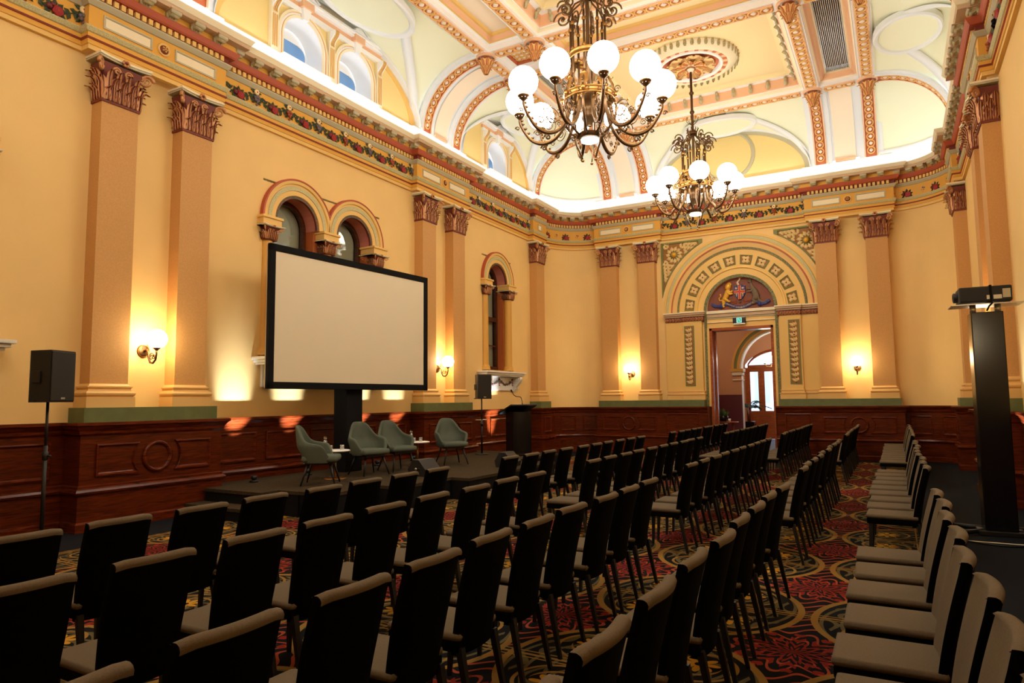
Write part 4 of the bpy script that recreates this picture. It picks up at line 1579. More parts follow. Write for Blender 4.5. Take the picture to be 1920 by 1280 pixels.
# groined bays with lunettes
def bay_mesh(a, style):
    mb = MB()
    n = 24
    H = ZT - ZB
    D = O1
    # lunette wall
    ops = {'wall2': (-.75, .75), 'wall1': (0.0,)}.get(style, ())
    ys = [a * math.sin(-PI / 2 + PI * i / 48) for i in range(49)]
    for c in ops:
        ys = [y for y in ys if abs(y - c) > .5] + [c + .5 * cos(PI * i / 16) for i in range(17)]
    ys = sorted(set(round(y, 5) for y in ys))
    def top(y): return ZB + H * sqrt(max(0, 1 - (y / a) ** 2))
    for ya, yb in zip(ys[:-1], ys[1:]):
        c = next((c for c in ops if abs((ya + yb) / 2 - c) < .5), None)
        if c is None:
            mb.add([(0, ya, 8.0), (0, yb, 8.0), (0, yb, top(yb)), (0, ya, top(ya))], [(0, 1, 2, 3)], M_LUN)
        else:
            def hole(y): return 8.80 + sqrt(max(0, .25 - (y - c) ** 2))
            mb.add([(0, ya, 8.0), (0, yb, 8.0), (0, yb, 8.30), (0, ya, 8.30)], [(0, 1, 2, 3)], M_LUN)
            mb.add([(0, ya, hole(ya)), (0, yb, hole(yb)), (0, yb, top(yb)), (0, ya, top(ya))], [(0, 1, 2, 3)], M_LUN)
    # crossing barrel and the cove spandrels either side
    P = []
    for i in range(2 * n + 1):
        f = -PI / 2 + PI * i / (2 * n)
        y, z = a * sin(f), ZB + H * cos(f)
        P.append([(0, y, z), (D * (1 - abs(sin(f))), y, z)])
    mb.grid(P, M_PALE, True)
    for s in (-1, 1):
        P = []
        for i in range(n + 1):
            f = PI / 2 * i / n
            x, z = D * (1 - sin(f)), ZB + H * cos(f)
            P.append([(x, s * a * sin(f), z), (x, s * (a + .10), z)])
        mb.grid(P, M_PALE, True)
    # bands: arch on the wall and the groins
    arcp = []
    for i in range(49):
        t = PI * i / 48
        y, z = cos(t), sin(t)
        nn = Vector((0, y / a, z / H)).normalized()
        arcp.append([(.0, a * y, ZB + H * z), (.0, a * y - nn.y * .02, ZB + H * z - nn.z * .02), (.17, a * y - nn.y * .03, ZB + H * z - nn.z * .03), (.20, a * y - nn.y * .004, ZB + H * z - nn.z * .004)])
    mb.grid(arcp, M_CBAND, False)
    arcp = []
    for i in range(49):
        t = PI * i / 48
        k = .93
        arcp.append([(.0, a * cos(t), ZB + H * sin(t)), (.035, a * cos(t), ZB + H * sin(t)), (.03, a * k * cos(t), ZB + H * k * sin(t)), (0, a * k * cos(t), ZB + H * k * sin(t))])
    mb.grid(arcp, M_GREY if style == 'circle' else M_OCH2, False)
    for s in (-1, 1):
        P = []
        for i in range(n + 1):
            f = PI / 2 - PI / 2 * i / n * .93
            y, z, x = a * sin(f), ZB + H * cos(f), D * (1 - sin(f))
            d = Vector((D, -a, 0)).normalized()
            w = .11
            tx, ty = d.y, -d.x
            P.append([(x + tx * w * 1.0, s * (y + ty * w), z + .012), (x + tx * w * .9, s * (y + ty * w * .9), z - .035), (x - tx * w * .9, s * (y - ty * w * .9), z - .035), (x - tx * w, s * (y - ty * w), z + .012)])
        mb.grid(P, M_CBAND, True)
    # oval medallion at the crown
    ox, oz = 1.04, ZT - .18
    ra, rb = .60, min(1.15, a * .40)
    ns = 40
    rows = []
    for k, dz in ((1.13, .10), (1.13, -.02), (1.08, -.05), (1.0, -.035), (.97, .0)):
        rows.append([(ox + ra * k * cos(2 * PI * i / ns), rb * k * sin(2 * PI * i / ns), oz + dz) for i in range(ns)])
    for q in range(4):
        mb.add(rows[q] + rows[q + 1], [(i, (i + 1) % ns, ns + (i + 1) % ns, ns + i) for i in range(ns)], M_CBAND, True)
    mb.add(rows[-1], [list(range(ns))], M_PALE)
    if style == 'circle':
        rows = []
        R = .70
        for k, x in ((1.16, 0), (1.15, .035), (1.05, .05), (1.0, .02), (.99, .0)):
            rows.append([(x, R * k * cos(2 * PI * i / ns), ZB + .78 + R * k * sin(2 * PI * i / ns)) for i in range(ns)])
        for q in range(4):
            mb.add(rows[q] + rows[q + 1], [(i, (i + 1) % ns, ns + (i + 1) % ns, ns + i) for i in range(ns)], M_GREY, True)
    return mb
hA, hB, hE = (B1 - A2) / 2 - .28, (CC - B2) / 2 - .28, 2.62 - .28
_bm = {}
def bay(side, s, a, style):
    k = (round(a, 3), style)
    if k not in _bm:
        _bm[k] = bay_mesh(a, style).mesh('groined_bay')
    return inst('groined_bay', _bm[k], ceil, WM(side, s))
bay('left', YC, hA, 'wall2')
bay('left', (B2 + CC) / 2, hB, 'wall1')
bay('left', (A1 + CN) / 2, hB, 'plain')
bay('right', YC, hA, 'circle')
bay('right', (B2 + CC) / 2, hB, 'circle')
bay('right', (A1 + CN) / 2, hB, 'circle')
bay('back', XC, hE, 'circle')
bay('front', XC, hE, 'circle')

# corners: quarter domes on the curved plan
def corner(sx, sy):
    ax, ay = XC + sx * (3.92 - .06), YC + sy * (9.11 - .06)
    wx, wy = (XR if sx > 0 else XL), (YF if sy > 0 else YN)
    cx, cy = wx - sx * RC, wy - sy * RC
    base = [(wx - sx * O0, ay)]
    for i in range(13):
        a = PI / 2 * i / 12
        base.append((cx + sx * (RC - O0) * cos(a), cy + sy * (RC - O0) * sin(a)))
    base.append((ax, wy - sy * O0))
    mb = MB()
    n = 14
    P = []
    for (x, y) in base:
        row = []
        for i in range(n + 1):
            ph = PI / 2 * i / n
            row.append((ax + (x - ax) * cos(ph), ay + (y - ay) * cos(ph), ZB + (ZT - ZB) * sin(ph)))
        P.append(row)
    mb.grid(P, M_PALE, True)
    for k, dz, m in (((1.0, .985), .10, M_CBAND),):
        Q = [[(ax + (x - ax) * .99, ay + (y - ay) * .99, ZB + .02), (ax + (x - ax) * .975, ay + (y - ay) * .975, ZB + .07), (ax + (x - ax) * .985, ay + (y - ay) * .985, ZB + .14)] for x, y in base]
        mb.grid(Q, m, True)
    mb.build('corner_dome', ceil)
for sx in (-1, 1):
    for sy in (-1, 1):
        corner(sx, sy)

# flat part: beams and coffers
UX = [XC - 3.92, XC - 2.62, XC + 2.62, XC + 3.92]
VY = [CN, A1, A2, B1, B2, CC]
BW = 0.18
mb = MB()
for x in UX:
    mb.box(x - BW, x + BW, VY[0] - BW, VY[-1] + BW, ZC, 10.3, M_WHITE)
for y in VY:
    mb.box(UX[0] - BW, UX[-1] + BW, y - BW, y + BW, ZC + .002, 10.3, M_WHITE)
mb.box(XL - .5, XR + .5, YN - .5, YF + .5, 10.62, 10.70, M_WHITE)
beams = mb.build('beam_grid', ceil)
ch = MB()
def channel(x0, x1, y0, y1):
    ch.box(x0, x1, y0, y1, ZC - .012, ZC + .01, M_TERRA)
    if x1 - x0 < y1 - y0:
        for x in (x0, x1):
            ch.box(x - .018, x + .018, y0, y1, ZC - .03, ZC + .01, M_PINK)
    else:
        for y in (y0, y1):
            ch.box(x0, x1, y - .018, y + .018, ZC - .03, ZC + .01, M_PINK)
def strip(a, b, along, c):
    L = b - a
    n = max(1, round(L / .262))
    for i in range(n):
        s = a + L * (i + .5) / n
        p = Vector((c, s, ZC)) if along == 'y' else Vector((s, c, ZC))
        if seen(p, 30):
            inst('rosette', me_ros, beams, T((p.x, p.y, ZC - .012)))
g = .30
for x in UX:
    for i in range(5):
        channel(x - .115, x + .115, VY[i] + g, VY[i + 1] - g)
        strip(VY[i] + g, VY[i + 1] - g, 'y', x)
for y in VY:
    for i in range(3):
        channel(UX[i] + g, UX[i + 1] - g, y - .115, y + .115)
        strip(UX[i] + g, UX[i + 1] - g, 'x', y)
ch.build('guilloche_channel', ceil)

# leafy pendants at the crossings
mb = MB()
mb.lathe([(.24, .02), (.24, -.03), (.20, -.05), (.19, -.02)], 20, M_PINK)
mb.lathe([(.12, 0), (.10, -.12), (.06, -.26), (.02, -.36), (0, -.39)], 12, M_TERRA)
for i in range(8):
    acanthus(mb, .13, .30, .16, M_GOLD, RZ(2 * PI * i / 8) @ T((.05, 0, -.30)) @ RY(.30))
    acanthus(mb, .09, .24, .12, M_GOLD, RZ(2 * PI * (i + .5) / 8) @ T((.015, 0, -.41)) @ RY(.26))
me_pend = mb.mesh('pendant')
for x in UX:
    for y in VY:
        if seen((x, y, ZC - .2), 60):
            inst('pendant', me_pend, ceil, T((x, y, ZC - .01)))

# coffers
def bracket_mesh():
    mb = MB()
    mb.tube([(.02, 0, -.20), (.05, 0, -.10), (.10, 0, -.03), (.13, 0, 0)], [.03, .035, .04, .03], M_MODL, 6)
    mb.tube([(.11 + x * .8, 0, -.035 + z * .8) for x, z in spiral(.05, 1.4, 12)], .018, M_MODL, 6)
    acanthus(mb, .10, .20, .06, M_GREY, T((.035, 0, -.21)))
    return mb.mesh('acanthus_bracket')
me_brk = bracket_mesh()
big = [(0, 1), (2, 1), (4, 1)]
for i in range(5):
    for j in range(3):
        x0, x1, y0, y1 = UX[j] + BW, UX[j + 1] - BW, VY[i] + BW, VY[i + 1] - BW
        R = [(x0, y0), (x0, y1), (x1, y1), (x1, y0)]   # interior on the right
        mb = MB()
        if (i, j) in big:
            sweep(mb, R, [(.006, 9.815), (0, 9.90), (.06, 9.92), (.10, 9.93), (.10, 9.96), (.13, 9.97), (.16, 10.20), (.28, 10.21), (.28, 10.26), (.40, 10.30)], [M_WHITE, M_CREAM, M_CREAM, M_WHITE, M_PINK, M_PINK, M_WHITE, M_CREAM, M_YEL])
            mb.add([(x0 + .40, y0 + .40, 10.30), (x1 - .40, y0 + .40, 10.30), (x1 - .40, y1 - .40, 10.30), (x0 + .40, y1 - .40, 10.30)], [(0, 1, 2, 3)], M_YEL)
        elif j != 1 and i in (0, 4):
            sweep(mb, R, [(.006, 9.815), (0, 9.92), (.05, 9.94), (.10, 9.95), (.16, 10.06), (.20, 10.06), (.20, 10.12)], [M_WHITE, M_PEACH, M_PINK, M_PINK, M_CREAM, M_CREAM])
        elif i in (1, 3) and j != 1:
            sweep(mb, R, [(.006, 9.815), (0, 9.95), (.12, 9.97), (.14, 10.05)], [M_WHITE, M_WHITE, M_TERRA])
            mb.add([(x0 + .14, y0 + .14, 10.05), (x1 - .14, y0 + .14, 10.05), (x1 - .14, y1 - .14, 10.05), (x0 + .14, y1 - .14, 10.05)], [(0, 1, 2, 3)], M_TERRA)
            for k in range(4):
                for q in range(4):
                    inst('rosette', me_ros, ceil, T((x0 + .26 + (x1 - x0 - .52) * k / 3, y0 + .26 + (y1 - y0 - .52) * q / 3, 10.05)) @ SC(.75)) if seen(((x0 + x1) / 2, (y0 + y1) / 2, 10), 20) else None
        else:
            sweep(mb, R, [(.006, 9.815), (0, 9.95), (.06, 9.97), (.10, 9.98), (.16, 10.07), (.20, 10.08), (.24, 10.12)], [M_WHITE, M_WHITE, M_OCH2, M_PINK, M_OCH2, M_OCH2])
            mb.add([(x0 + .24, y0 + .24, 10.12), (x1 - .24, y0 + .24, 10.12), (x1 - .24, y1 - .24, 10.12), (x0 + .24, y1 - .24, 10.12)], [(0, 1, 2, 3)], M_YEL if i in (1, 3) else M_PEACH)
        c = mb.build('coffer', ceil)
        if (i, j) in big:
            def br(p, a):
                if seen(p, 40):
                    inst('acanthus_bracket', me_brk, c, T(p) @ RZ(a))
            nx, ny = 10, max(8, round((y1 - y0) / .5))
            for k in range(nx):
                x = x0 + .2 + (x1 - x0 - .4) * (k + .5) / nx
                br((x, y0 + .14, 10.18), PI / 2)
                br((x, y1 - .14, 10.18), -PI / 2)
            for k in range(ny):
                y = y0 + .2 + (y1 - y0 - .4) * (k + .5) / ny
                br((x0 + .14, y, 10.18), 0)
                br((x1 - .14, y, 10.18), PI)
        if j != 1 and i in (0, 4):
            mb = MB()
            mb.box(x0 + .20, x1 - .20, y0 + .20, y1 - .20, 10.20, 10.22, M_BLACK)
            gr = mb.build('air_grille', c)
            w = x1 - x0 - .40
            sm = MB()
            sm.box(-.009, .009, y0 + .20, y1 - .20, 10.09, 10.13, M_STEEL)
            me_s = sm.mesh('grille_slat')
            for k in range(14):
                inst('grille_slat', me_s, gr, T((x0 + .20 + w * (k + .5) / 14, 0, 0)))

# ceiling roses
mb = MB()
mb.lathe([(1.16, .0), (1.16, -.05), (1.10, -.06), (1.06, -.12), (1.0, -.13), (.97, -.17), (.93, -.18), (.91, -.14)], 56, M_CREAM)
mb.lathe([(.91, -.14), (.80, -.135)], 56, M_PINK)
mb.lathe([(.80, -.135), (.79, -.18), (.74, -.185), (.72, -.12), (.70, -.09)], 56, M_WHITE)
mb.lathe([(.70, -.09), (0, -.09)], 40, M_TERRA)
for i in range(22):
    a = 2 * PI * i / 22
    mb.box(-.05, .05, -.045, .045, -.152, -.132, M_TERRA, RZ(a) @ T((.855, 0, 0)))
me_r1 = mb.mesh('ceiling_rose')
mb = MB()
acanthus(mb, .085, .16, .03, M_MODL, None)
mb.tube([(.03, -.028, .13), (.05, 0, .15), (.03, .028, .13)], .012, M_MODL, 5)
me_r2 = mb.mesh('rose_egg')
mb = MB()
for i in range(8):
    M = RZ(2 * PI * i / 8) @ T((.08, 0, -.115)) @ RY(PI / 2)
    acanthus(mb, .44, .66, .12, M_BUFF, M, 4, 12)
    acanthus(mb, .20, .40, .16, M_GOLD, RZ(2 * PI * (i + .5) / 8) @ T((.08, 0, -.13)) @ RY(PI / 2), 3, 9)
mb.lathe([(.0, -.30), (.05, -.29), (.11, -.20), (.15, -.12), (.17, -.09)], 14, M_ROS, flute=(7, .08))
mb.lathe([(.12, -.20), (.13, -.22), (.10, -.23)], 14, M_BRASS)
me_r3 = mb.mesh('acanthus_boss')
for y in ((CN + A1) / 2, YC, (B2 + CC) / 2):
    if not seen((XC, y, 10.2), 200):
        continue
    r = inst('ceiling_rose', me_r1, ceil, T((XC, y, 10.30)))
    inst('acanthus_boss', me_r3, r)
    for k in range(44):
        a = 2 * PI * k / 44
        inst('rose_egg', me_r2, r, RZ(a) @ T((1.14, 0, -.17)))

# attic windows in the lunettes of the long wall
def attic_window(name, label, centres, s0):
    root = thing(name, label, 'window', (XL, s0, 0), 0, kind='structure')
    w = .50
    zb, zsp = 8.34, 8.80
    cs = [c - s0 for c in centres]
    y0, y1 = cs[0] - .82, cs[-1] + .82
    surr = MB()
    for c in cs:
        prof = [(w, -.04), (w, .05), (w + .05, .06), (w + .06, .045), (w + .10, .045), (w + .11, .065), (w + .16, .06), (w + .16, 0)]
        mm_ = [M_WHITE, M_CREAM, M_GOLD, M_WHITE, M_GOLD, M_CREAM, M_CREAM]
        ring_sweep(surr, prof, mm_, c, zsp, None, 24)
        for s in (-1, 1):
            for k in range(len(prof) - 1):
                (ra, oa), (rb, ob) = prof[k], prof[k + 1]
                surr.add([(oa, c + s * ra, zb), (ob, c + s * rb, zb), (ob, c + s * rb, zsp), (oa, c + s * ra, zsp)], [(0, 1, 2, 3)], mm_[k])
    surr.build('arched_surround', root)
    for c in cs:
        M = T((0, c, 0))
        mb = MB()                                 # white splayed recess, brightened by an added strip, with a blue pane
        n = 20
        P = []
        for i in range(n + 1):
            a = PI * i / n
            P.append([(.02, w * cos(a), zsp + w * sin(a)), (-.38, w * .92 * cos(a), zsp + w * .84 * sin(a))])
        P = [[(.02, w, zb - .05), (-.38, w * .92, zb - .05)]] + P + [[(.02, -w, zb - .05), (-.38, -w * .92, zb - .05)]]
        mb.grid(P, M_WHITE)
        back = [p[1] for p in P]
        mb.add([(x - .02, y, z) for x, y, z in back], [list(range(len(back)))], M_WHITE)
        mb.add([(.02, -w, zb - .05), (.02, w, zb - .05), (-.40, w, zb - .05), (-.40, -w, zb - .05)], [(0, 1, 2, 3)], M_WHITE)
        mb.build('recess', root, M)
        mb = MB()
        pw = .44
        pts = [(-.365, -pw, zb), (-.365, pw, zb)] + [(-.365, math.copysign(pw * abs(cos(PI * i / 12)) ** .5, cos(PI * i / 12)), zsp - .06 + .26 * sin(PI * i / 12) ** .8) for i in range(13)]
        mb.add(pts, [list(range(15))], M_BPANE)
        mb.tube(pts, .014, M_WHITE, 6, closed=True)
        mb.build('window_pane', root, M)
        mb = MB()
        mb.box(-.06, -.03, -.44, .44, zb - .05, zb - .03, M_RFILL)  # glowing strip added to whiten the recess, not a known fitting
        mb.build('led_strip', root, M)
        mb = MB()                                 # keystone and little pediment
        mb.add([(.05, -.06, zsp + w - .02), (.05, .06, zsp + w - .02), (.05, .11, zsp + w + .24), (.05, -.11, zsp + w + .24), (.12, -.06, zsp + w - .02), (.12, .06, zsp + w - .02), (.15, .11, zsp + w + .24), (.15, -.11, zsp + w + .24)], [(4, 5, 6, 7), (0, 4, 7, 3), (1, 2, 6, 5), (0, 1, 5, 4), (2, 3, 7, 6)], M_WHITE)
        mb.build('keystone', root, M)
    mb = MB()
    zt = zsp + w + .20
    mb.box(-.02, .08, y0, y1, zt - .10, zt, M_WHITE)
    mb.box(-.02, .06, y0, y1, zt, zt + .10, M_PINK)
    mb.box(-.02, .14, y0 - .03, y1 + .03, zt + .10, zt + .15, M_WHITE, bev=.01)
    mb.box(-.02, .19, y0 - .07, y1 + .07, zt + .15, zt + .20, M_WHITE, bev=.012)
    for c in cs:
        mb.box(-.02, .18, c - .15, c + .15, zt, zt + .15, M_PINK)
        mb.add([(.20, c - .24, zt + .19), (.20, c + .24, zt + .19), (.20, c, zt + .31), (0, c - .24, zt + .19), (0, c + .24, zt + .19), (0, c, zt + .31)], [(0, 1, 2), (0, 2, 5, 3), (1, 4, 5, 2), (3, 5, 4)], M_WHITE)
        mb.add([(.24, c - .26, zt + .20), (.24, c, zt + .34), (.24, c, zt + .30), (.24, c - .20, zt + .20), (0, c - .26, zt + .20), (0, c, zt + .34)], [(0, 1, 2, 3), (0, 4, 5, 1)], M_WHITE)
        mb.add([(.24, c + .26, zt + .20), (.24, c, zt + .34), (.24, c, zt + .30), (.24, c + .20, zt + .20), (0, c + .26, zt + .20), (0, c, zt + .34)], [(0, 1, 2, 3), (0, 4, 5, 1)], M_WHITE)
    mb.build('pediment_entablature', root)
    posts = sorted({round(v, 2) for c in cs for v in (c - .75, c + .75)})
    for y in posts:
        mb = MB()
        mb.box(0, .09, -.085, .085, zb, zt - .10, M_CREAM)
        for q in (-.045, 0, .045):
            mb.box(.08, .10, q - .012, q + .012, zb + .08, zt - .45, M_GOLD)
        poly = [(.09 + .13 * (1 - i / 8) + .03 * sin(i / 8 * 2 * PI), zt - .10 - .30 * i / 8) for i in range(9)] + [(.05, zt - .40), (.05, zt - .10)]
        k = len(poly)
        mb.add([(x, -.075, z) for x, z in poly] + [(x, .075, z) for x, z in poly], [list(range(k)), [k + i for i in range(k)][::-1]] + [(i, (i + 1) % k, k + (i + 1) % k, k + i) for i in range(k)], M_WHITE)
        for q in (-.035, 0, .035):
            mb.tube([(x + .012, q, z) for x, z in poly[:9]], .012, M_GOLD, 5)
        mb.build('console_post', root, T((0, y, 0)))
    for c in cs:
        mb = MB()
        mb.box(0, .20, c - .62, c + .62, zb - .14, zb, M_WHITE, bev=.015)
        mb.build('sill_block', root)
    return root
M_RFILL = glow('added_recess_glow', (.95, .98, 1.0), 9.0)  # glow of the strips added inside the attic recesses
M_BPANE = mat('blue_glazed_pane', (110, 158, 216), 0.25, noise=0.08, nscale=3)
attic_window('window_4', 'pair of blue arched attic windows with white pediments high above the projection screen', [9.25, 10.75], YC)
attic_window('window_5', 'single blue arched attic window high above the lectern end of the stage', [16.80], 16.80)

# cove lighting lying on the cornice
mb = MB()
def led(side, a, b):
    M = WM(side, (a + b) / 2)
    h = (b - a) / 2
    mb.box(.32, .37, -h, h, 7.955, 7.965, M_WHITE, M)
    mb.add([(.325, -h, 7.966), (.365, -h, 7.966), (.365, h, 7.966), (.325, h, 7.966)], [(0, 1, 2, 3)], M_COVE, False, M)
for side in ('left', 'right'):
    led(side, 1.0, 5.3)
    led(side, 5.4, 12.8)
    led(side, 12.9, 19.4)
led('back', XC - 4.2, XC)
led('back', XC, XC + 4.2)
led('front', XC - 4.2, XC + 4.2)
for cx, cy, a0 in ((XL + RC, YF - RC, PI / 2), (XR - RC, YF - RC, 0), (XR - RC, YN + RC, -PI / 2), (XL + RC, YN + RC, PI)):
    for k in range(3):
        a = a0 + PI / 2 * (k + .5) / 3
        M = T((cx + RC * cos(a), cy + RC * sin(a), 0)) @ RZ(a + PI)
        mb.add([(.325, -.30, 7.966), (.365, -.30, 7.966), (.365, .30, 7.966), (.325, .30, 7.966)], [(0, 1, 2, 3)], M_COVE, False, M)
mb.build('led_strip', entab)
# ------------------------------------------------------------------ foyer beyond the doorway
M_FFILL = glow('added_foyer_fill', (1.0, .88, .68), 14.0)  # glow of the added, unseen foyer pendant
M_FGLOBE = glow('foyer_globe_light', (1.0, .93, .80), 12.0)
FY = 25.0
mb = MB()
M_FOYW = mat('foyer_terracotta_wall', (206, 150, 108), 0.7)
M_DADO = mat('maroon_dado', (92, 24, 34), 0.5)
M_FOYC = mat('foyer_ceiling', (226, 190, 150), 0.7)
M_BLUEF = mat('foyer_grey_carpet', (96, 104, 124), 0.9)
mb.box(-9.2, -1.2, YF + .02, 30.4, -.1, 0, M_BLUEF)
foyf = tag(mb.build('floor', kind='structure'), 'grey foyer floor seen through the doorway', 'floor')
mb = MB()
ax0, ar, az = -3.45, 1.30, 2.72                    # arch in the cross wall
mb.add([(-9, FY, 1.82), (ax0 - ar, FY, 1.82), (ax0 - ar, FY, 5), (-9, FY, 5)], [(0, 1, 2, 3)], M_FOYW)
mb.add([(-9, FY, 0), (ax0 - ar, FY, 0), (ax0 - ar, FY, 1.82), (-9, FY, 1.82)], [(0, 1, 2, 3)], M_DADO)
mb.add([(ax0 + ar, FY, 0), (-1.2, FY, 0), (-1.2, FY, 5), (ax0 + ar, FY, 5)], [(0, 1, 2, 3)], M_FOYW)
n = 24
for i in range(n):
    a, b = PI - PI * i / n, PI - PI * (i + 1) / n
    p0, p1 = (ax0 + ar * cos(a), FY, az + ar * sin(a)), (ax0 + ar * cos(b), FY, az + ar * sin(b))
    mb.add([p0, p1, (p1[0], FY, 5), (p0[0], FY, 5)], [(0, 1, 2, 3)], M_FOYW)
    mb.add([p0, p1, (p1[0], FY + .35, p1[2]), (p0[0], FY + .35, p0[2])], [(0, 1, 2, 3)], M_CREAM)
for s in (-1, 1):
    x = ax0 + s * ar
    mb.add([(x, FY, 0), (x, FY + .35, 0), (x, FY + .35, az), (x, FY, az)], [(0, 1, 2, 3)], M_CREAM)
mb.add([(-9, YF + .45, 0), (-9, 30, 0), (-9, 30, 5), (-9, YF + .45, 5)], [(0, 1, 2, 3)], M_FOYW)
mb.add([(-1.2, YF + .45, 0), (-1.2, 30, 0), (-1.2, 30, 5), (-1.2, YF + .45, 5)], [(0, 1, 2, 3)], M_FOYW)
mb.add([(-9, YF + .45, 4.6), (-1.2, YF + .45, 4.6), (-1.2, 30, 4.6), (-9, 30, 4.6)], [(0, 1, 2, 3)], M_FOYC)
mb.box(-9, DXC - .93, YF + .40, YF + .46, 0, 5, M_FOYW)
mb.box(DXC + .93, -1.2, YF + .40, YF + .46, 0, 5, M_FOYW)
mb.box(DXC - .93, DXC + .93, YF + .40, YF + .46, DZ, 5, M_FOYW)
foyw = tag(mb.build('wall_foyer', kind='structure'), 'terracotta foyer wall with a maroon dado and a round arch', 'wall')
mb = MB()
for (r0, r1, d, m) in ((1.30, 1.36, .05, M_CREAM), (1.36, 1.44, .07, M_OCH), (1.44, 1.54, .05, M_GFRAME), (1.54, 1.62, .08, M_OCH)):
    P = [[(ax0 + r * cos(PI * i / 28), FY - dd, az + r * sin(PI * i / 28)) for r, dd in ((r0, 0), (r0, d), (r1, d), (r1, 0))] for i in range(29)]
    mb.grid(P, m, False)
for s in (-1, 1):
    x = ax0 + s * 1.44
    mb.box(x - .22, x + .22, FY - .12, FY + .36, az - .10, az + .02, M_OCH, bev=.02)
    mb.box(x - .18, x + .18, FY - .08, FY + .36, az - .22, az - .10, M_CREAM, bev=.02)
    mb.box(x - .17, x + .17, FY - .06, FY + .36, az - .40, az - .36, M_CREAM, bev=.01)
mb.build('foyer_arch', foyw)

# glazed timber entrance doors at the street end of the foyer
ED = thing('door_2', 'glazed timber street doors under an arched fanlight at the end of the foyer', 'door', (-4.0, 29.6, 0), 0, kind='structure')
mb = MB()
W = 1.36
for x0, x1 in ((-W - .10, -W), (-.87, -.79), (.79, .87), (W, W + .10)):
    mb.box(x0, x1, -.05, .05, 0, 2.96, M_DOORW)
mb.box(-W, W, -.06, .06, 2.92, 3.06, M_DOORW)
ns = 20
for rr, w in ((W + .05, .09),):
    P = []
    for i in range(ns + 1):
        t = -1 + 2 * i / ns
        z = 3.06 + .86 * sqrt(max(0, 1 - (t * .96) ** 2)) - .24
        P.append([(t * W, -.05, z - .05), (t * W, -.05, z + .05), (t * W, .05, z + .05), (t * W, .05, z - .05)])
    mb.grid([r + [r[0]] for r in P], M_DOORW)
mb.add([(-W - 3, 0, 0), (-W - .1, 0, 0), (-W - .1, 0, 5), (-W - 3, 0, 5)], [(0, 1, 2, 3)], M_FOYW)
mb.add([(W + .1, 0, 0), (W + 3, 0, 0), (W + 3, 0, 5), (W + .1, 0, 5)], [(0, 1, 2, 3)], M_FOYW)
for i in range(ns):
    t0, t1 = -1 + 2 * i / ns, -1 + 2 * (i + 1) / ns
    z0, z1 = (3.06 + .86 * sqrt(max(0, 1 - (t * .96) ** 2)) - .24 for t in (t0, t1))
    mb.add([(t0 * W * 1.08, 0, z0), (t1 * W * 1.08, 0, z1), (t1 * W * 1.08, 0, 5), (t0 * W * 1.08, 0, 5)], [(0, 1, 2, 3)], M_FOYW)
mb.build('door_frame', ED)
def leafdoor(x0, x1):
    mb = MB()
    s = .085
    for a, b in ((x0, x0 + s), (x1 - s, x1)):
        mb.box(a, b, -.03, .03, .02, 2.92, M_DOORW)
    for a, b in ((.02, .25), (1.0, 1.16), (2.78, 2.92)):
        mb.box(x0 + s, x1 - s, -.03, .03, a, b, M_DOORW)
    mb.box(x0 + s, x1 - s, -.012, .012, .25, 1.0, M_DOORW)
    mb.box(x0 + s + .08, x1 - s - .08, -.022, .022, .35, .90, M_DOORW, bev=.01)
    d = mb.build('door_leaf', ED)
    mb = MB()
    mb.add([(x0 + s, 0, 1.16), (x1 - s, 0, 1.16), (x1 - s, 0, 2.78), (x0 + s, 0, 2.78)], [(0, 1, 2, 3)], M_GLASS)
    mb.build('glass_pane', d)
leafdoor(-W, -.87)
leafdoor(-.79, -.004)
leafdoor(.004, .79)
leafdoor(.87, W)
mb = MB()
mb.add([(-W, 0, 3.06), (W, 0, 3.06)] + [(W * cos(PI * i / 16), 0, 3.06 + .60 * sin(PI * i / 16)) for i in range(17)], [list(range(19))], M_GLASS)
mb.build('fanlight_pane', ED)
# pale street front across the road
mb = MB()
M_STREET = mat('pale_stone_street_front', (226, 232, 238), 0.7)
mb.box(-13, -5.9, 40, 40.5, -.1, 9, M_STREET)
for i in range(4):
    mb.lathe([(.34, 0), (.30, .3), (.28, 6)], 16, M_STREET, T((-12.0 + i * 1.6, 38.6, 0)))
mb.box(-13, -5.9, 38.2, 39, 6, 6.8, M_STREET)
for i in range(4):
    mb.box(-11.7 + i * 1.6, -10.9 + i * 1.6, 39.96, 40.01, 1.4, 3.6, M_DGLASS)
tag(mb.build('street_building', None), 'pale columned building front glimpsed through the foyer doors', 'building')
mb = MB()
mb.box(-30, 20, 29.7, 60, -.3, -.1, mat('street_paving', (170, 170, 170), .8))
tag(mb.build('ground', kind='structure'), 'grey street paving outside the foyer doors', 'ground')

# foyer chandelier with two pale globes in view
fc = thing('foyer_chandelier', 'small brass three-globe chandelier seen through the doorway, before the fanlight', 'chandelier', (-3.95, 27.2, 0))
mb = MB()
mb.tube([(0, 0, 2.95), (0, 0, 4.6)], .018, M_BRASS, 8)
mb.sphere((0, 0, 2.95), .06, M_BRASS, 10, 7)
mb.build('stem', fc)
me_fg = MB()
me_fg.sphere((0, 0, 0), .15, M_FGLOBE, 18, 10)
me_fg = me_fg.mesh('opal_globe')
fa = MB()
fa.tube([(0, 0, 2.95), (.14, 0, 2.86), (.30, 0, 2.88), (.36, 0, 2.98)], .014, M_BRASS, 6)
fa.lathe([(.014, 0), (.05, .03), (.055, .05), (0, .05)], 12, M_BRASS, T((.36, 0, 2.97)))
fa = fa.mesh('arm')
for i in range(4):
    a_ = inst('arm', fa, fc, RZ(.5 + i * PI / 2))
    inst('opal_globe', me_fg, a_, T((.36, 0, 3.16)))

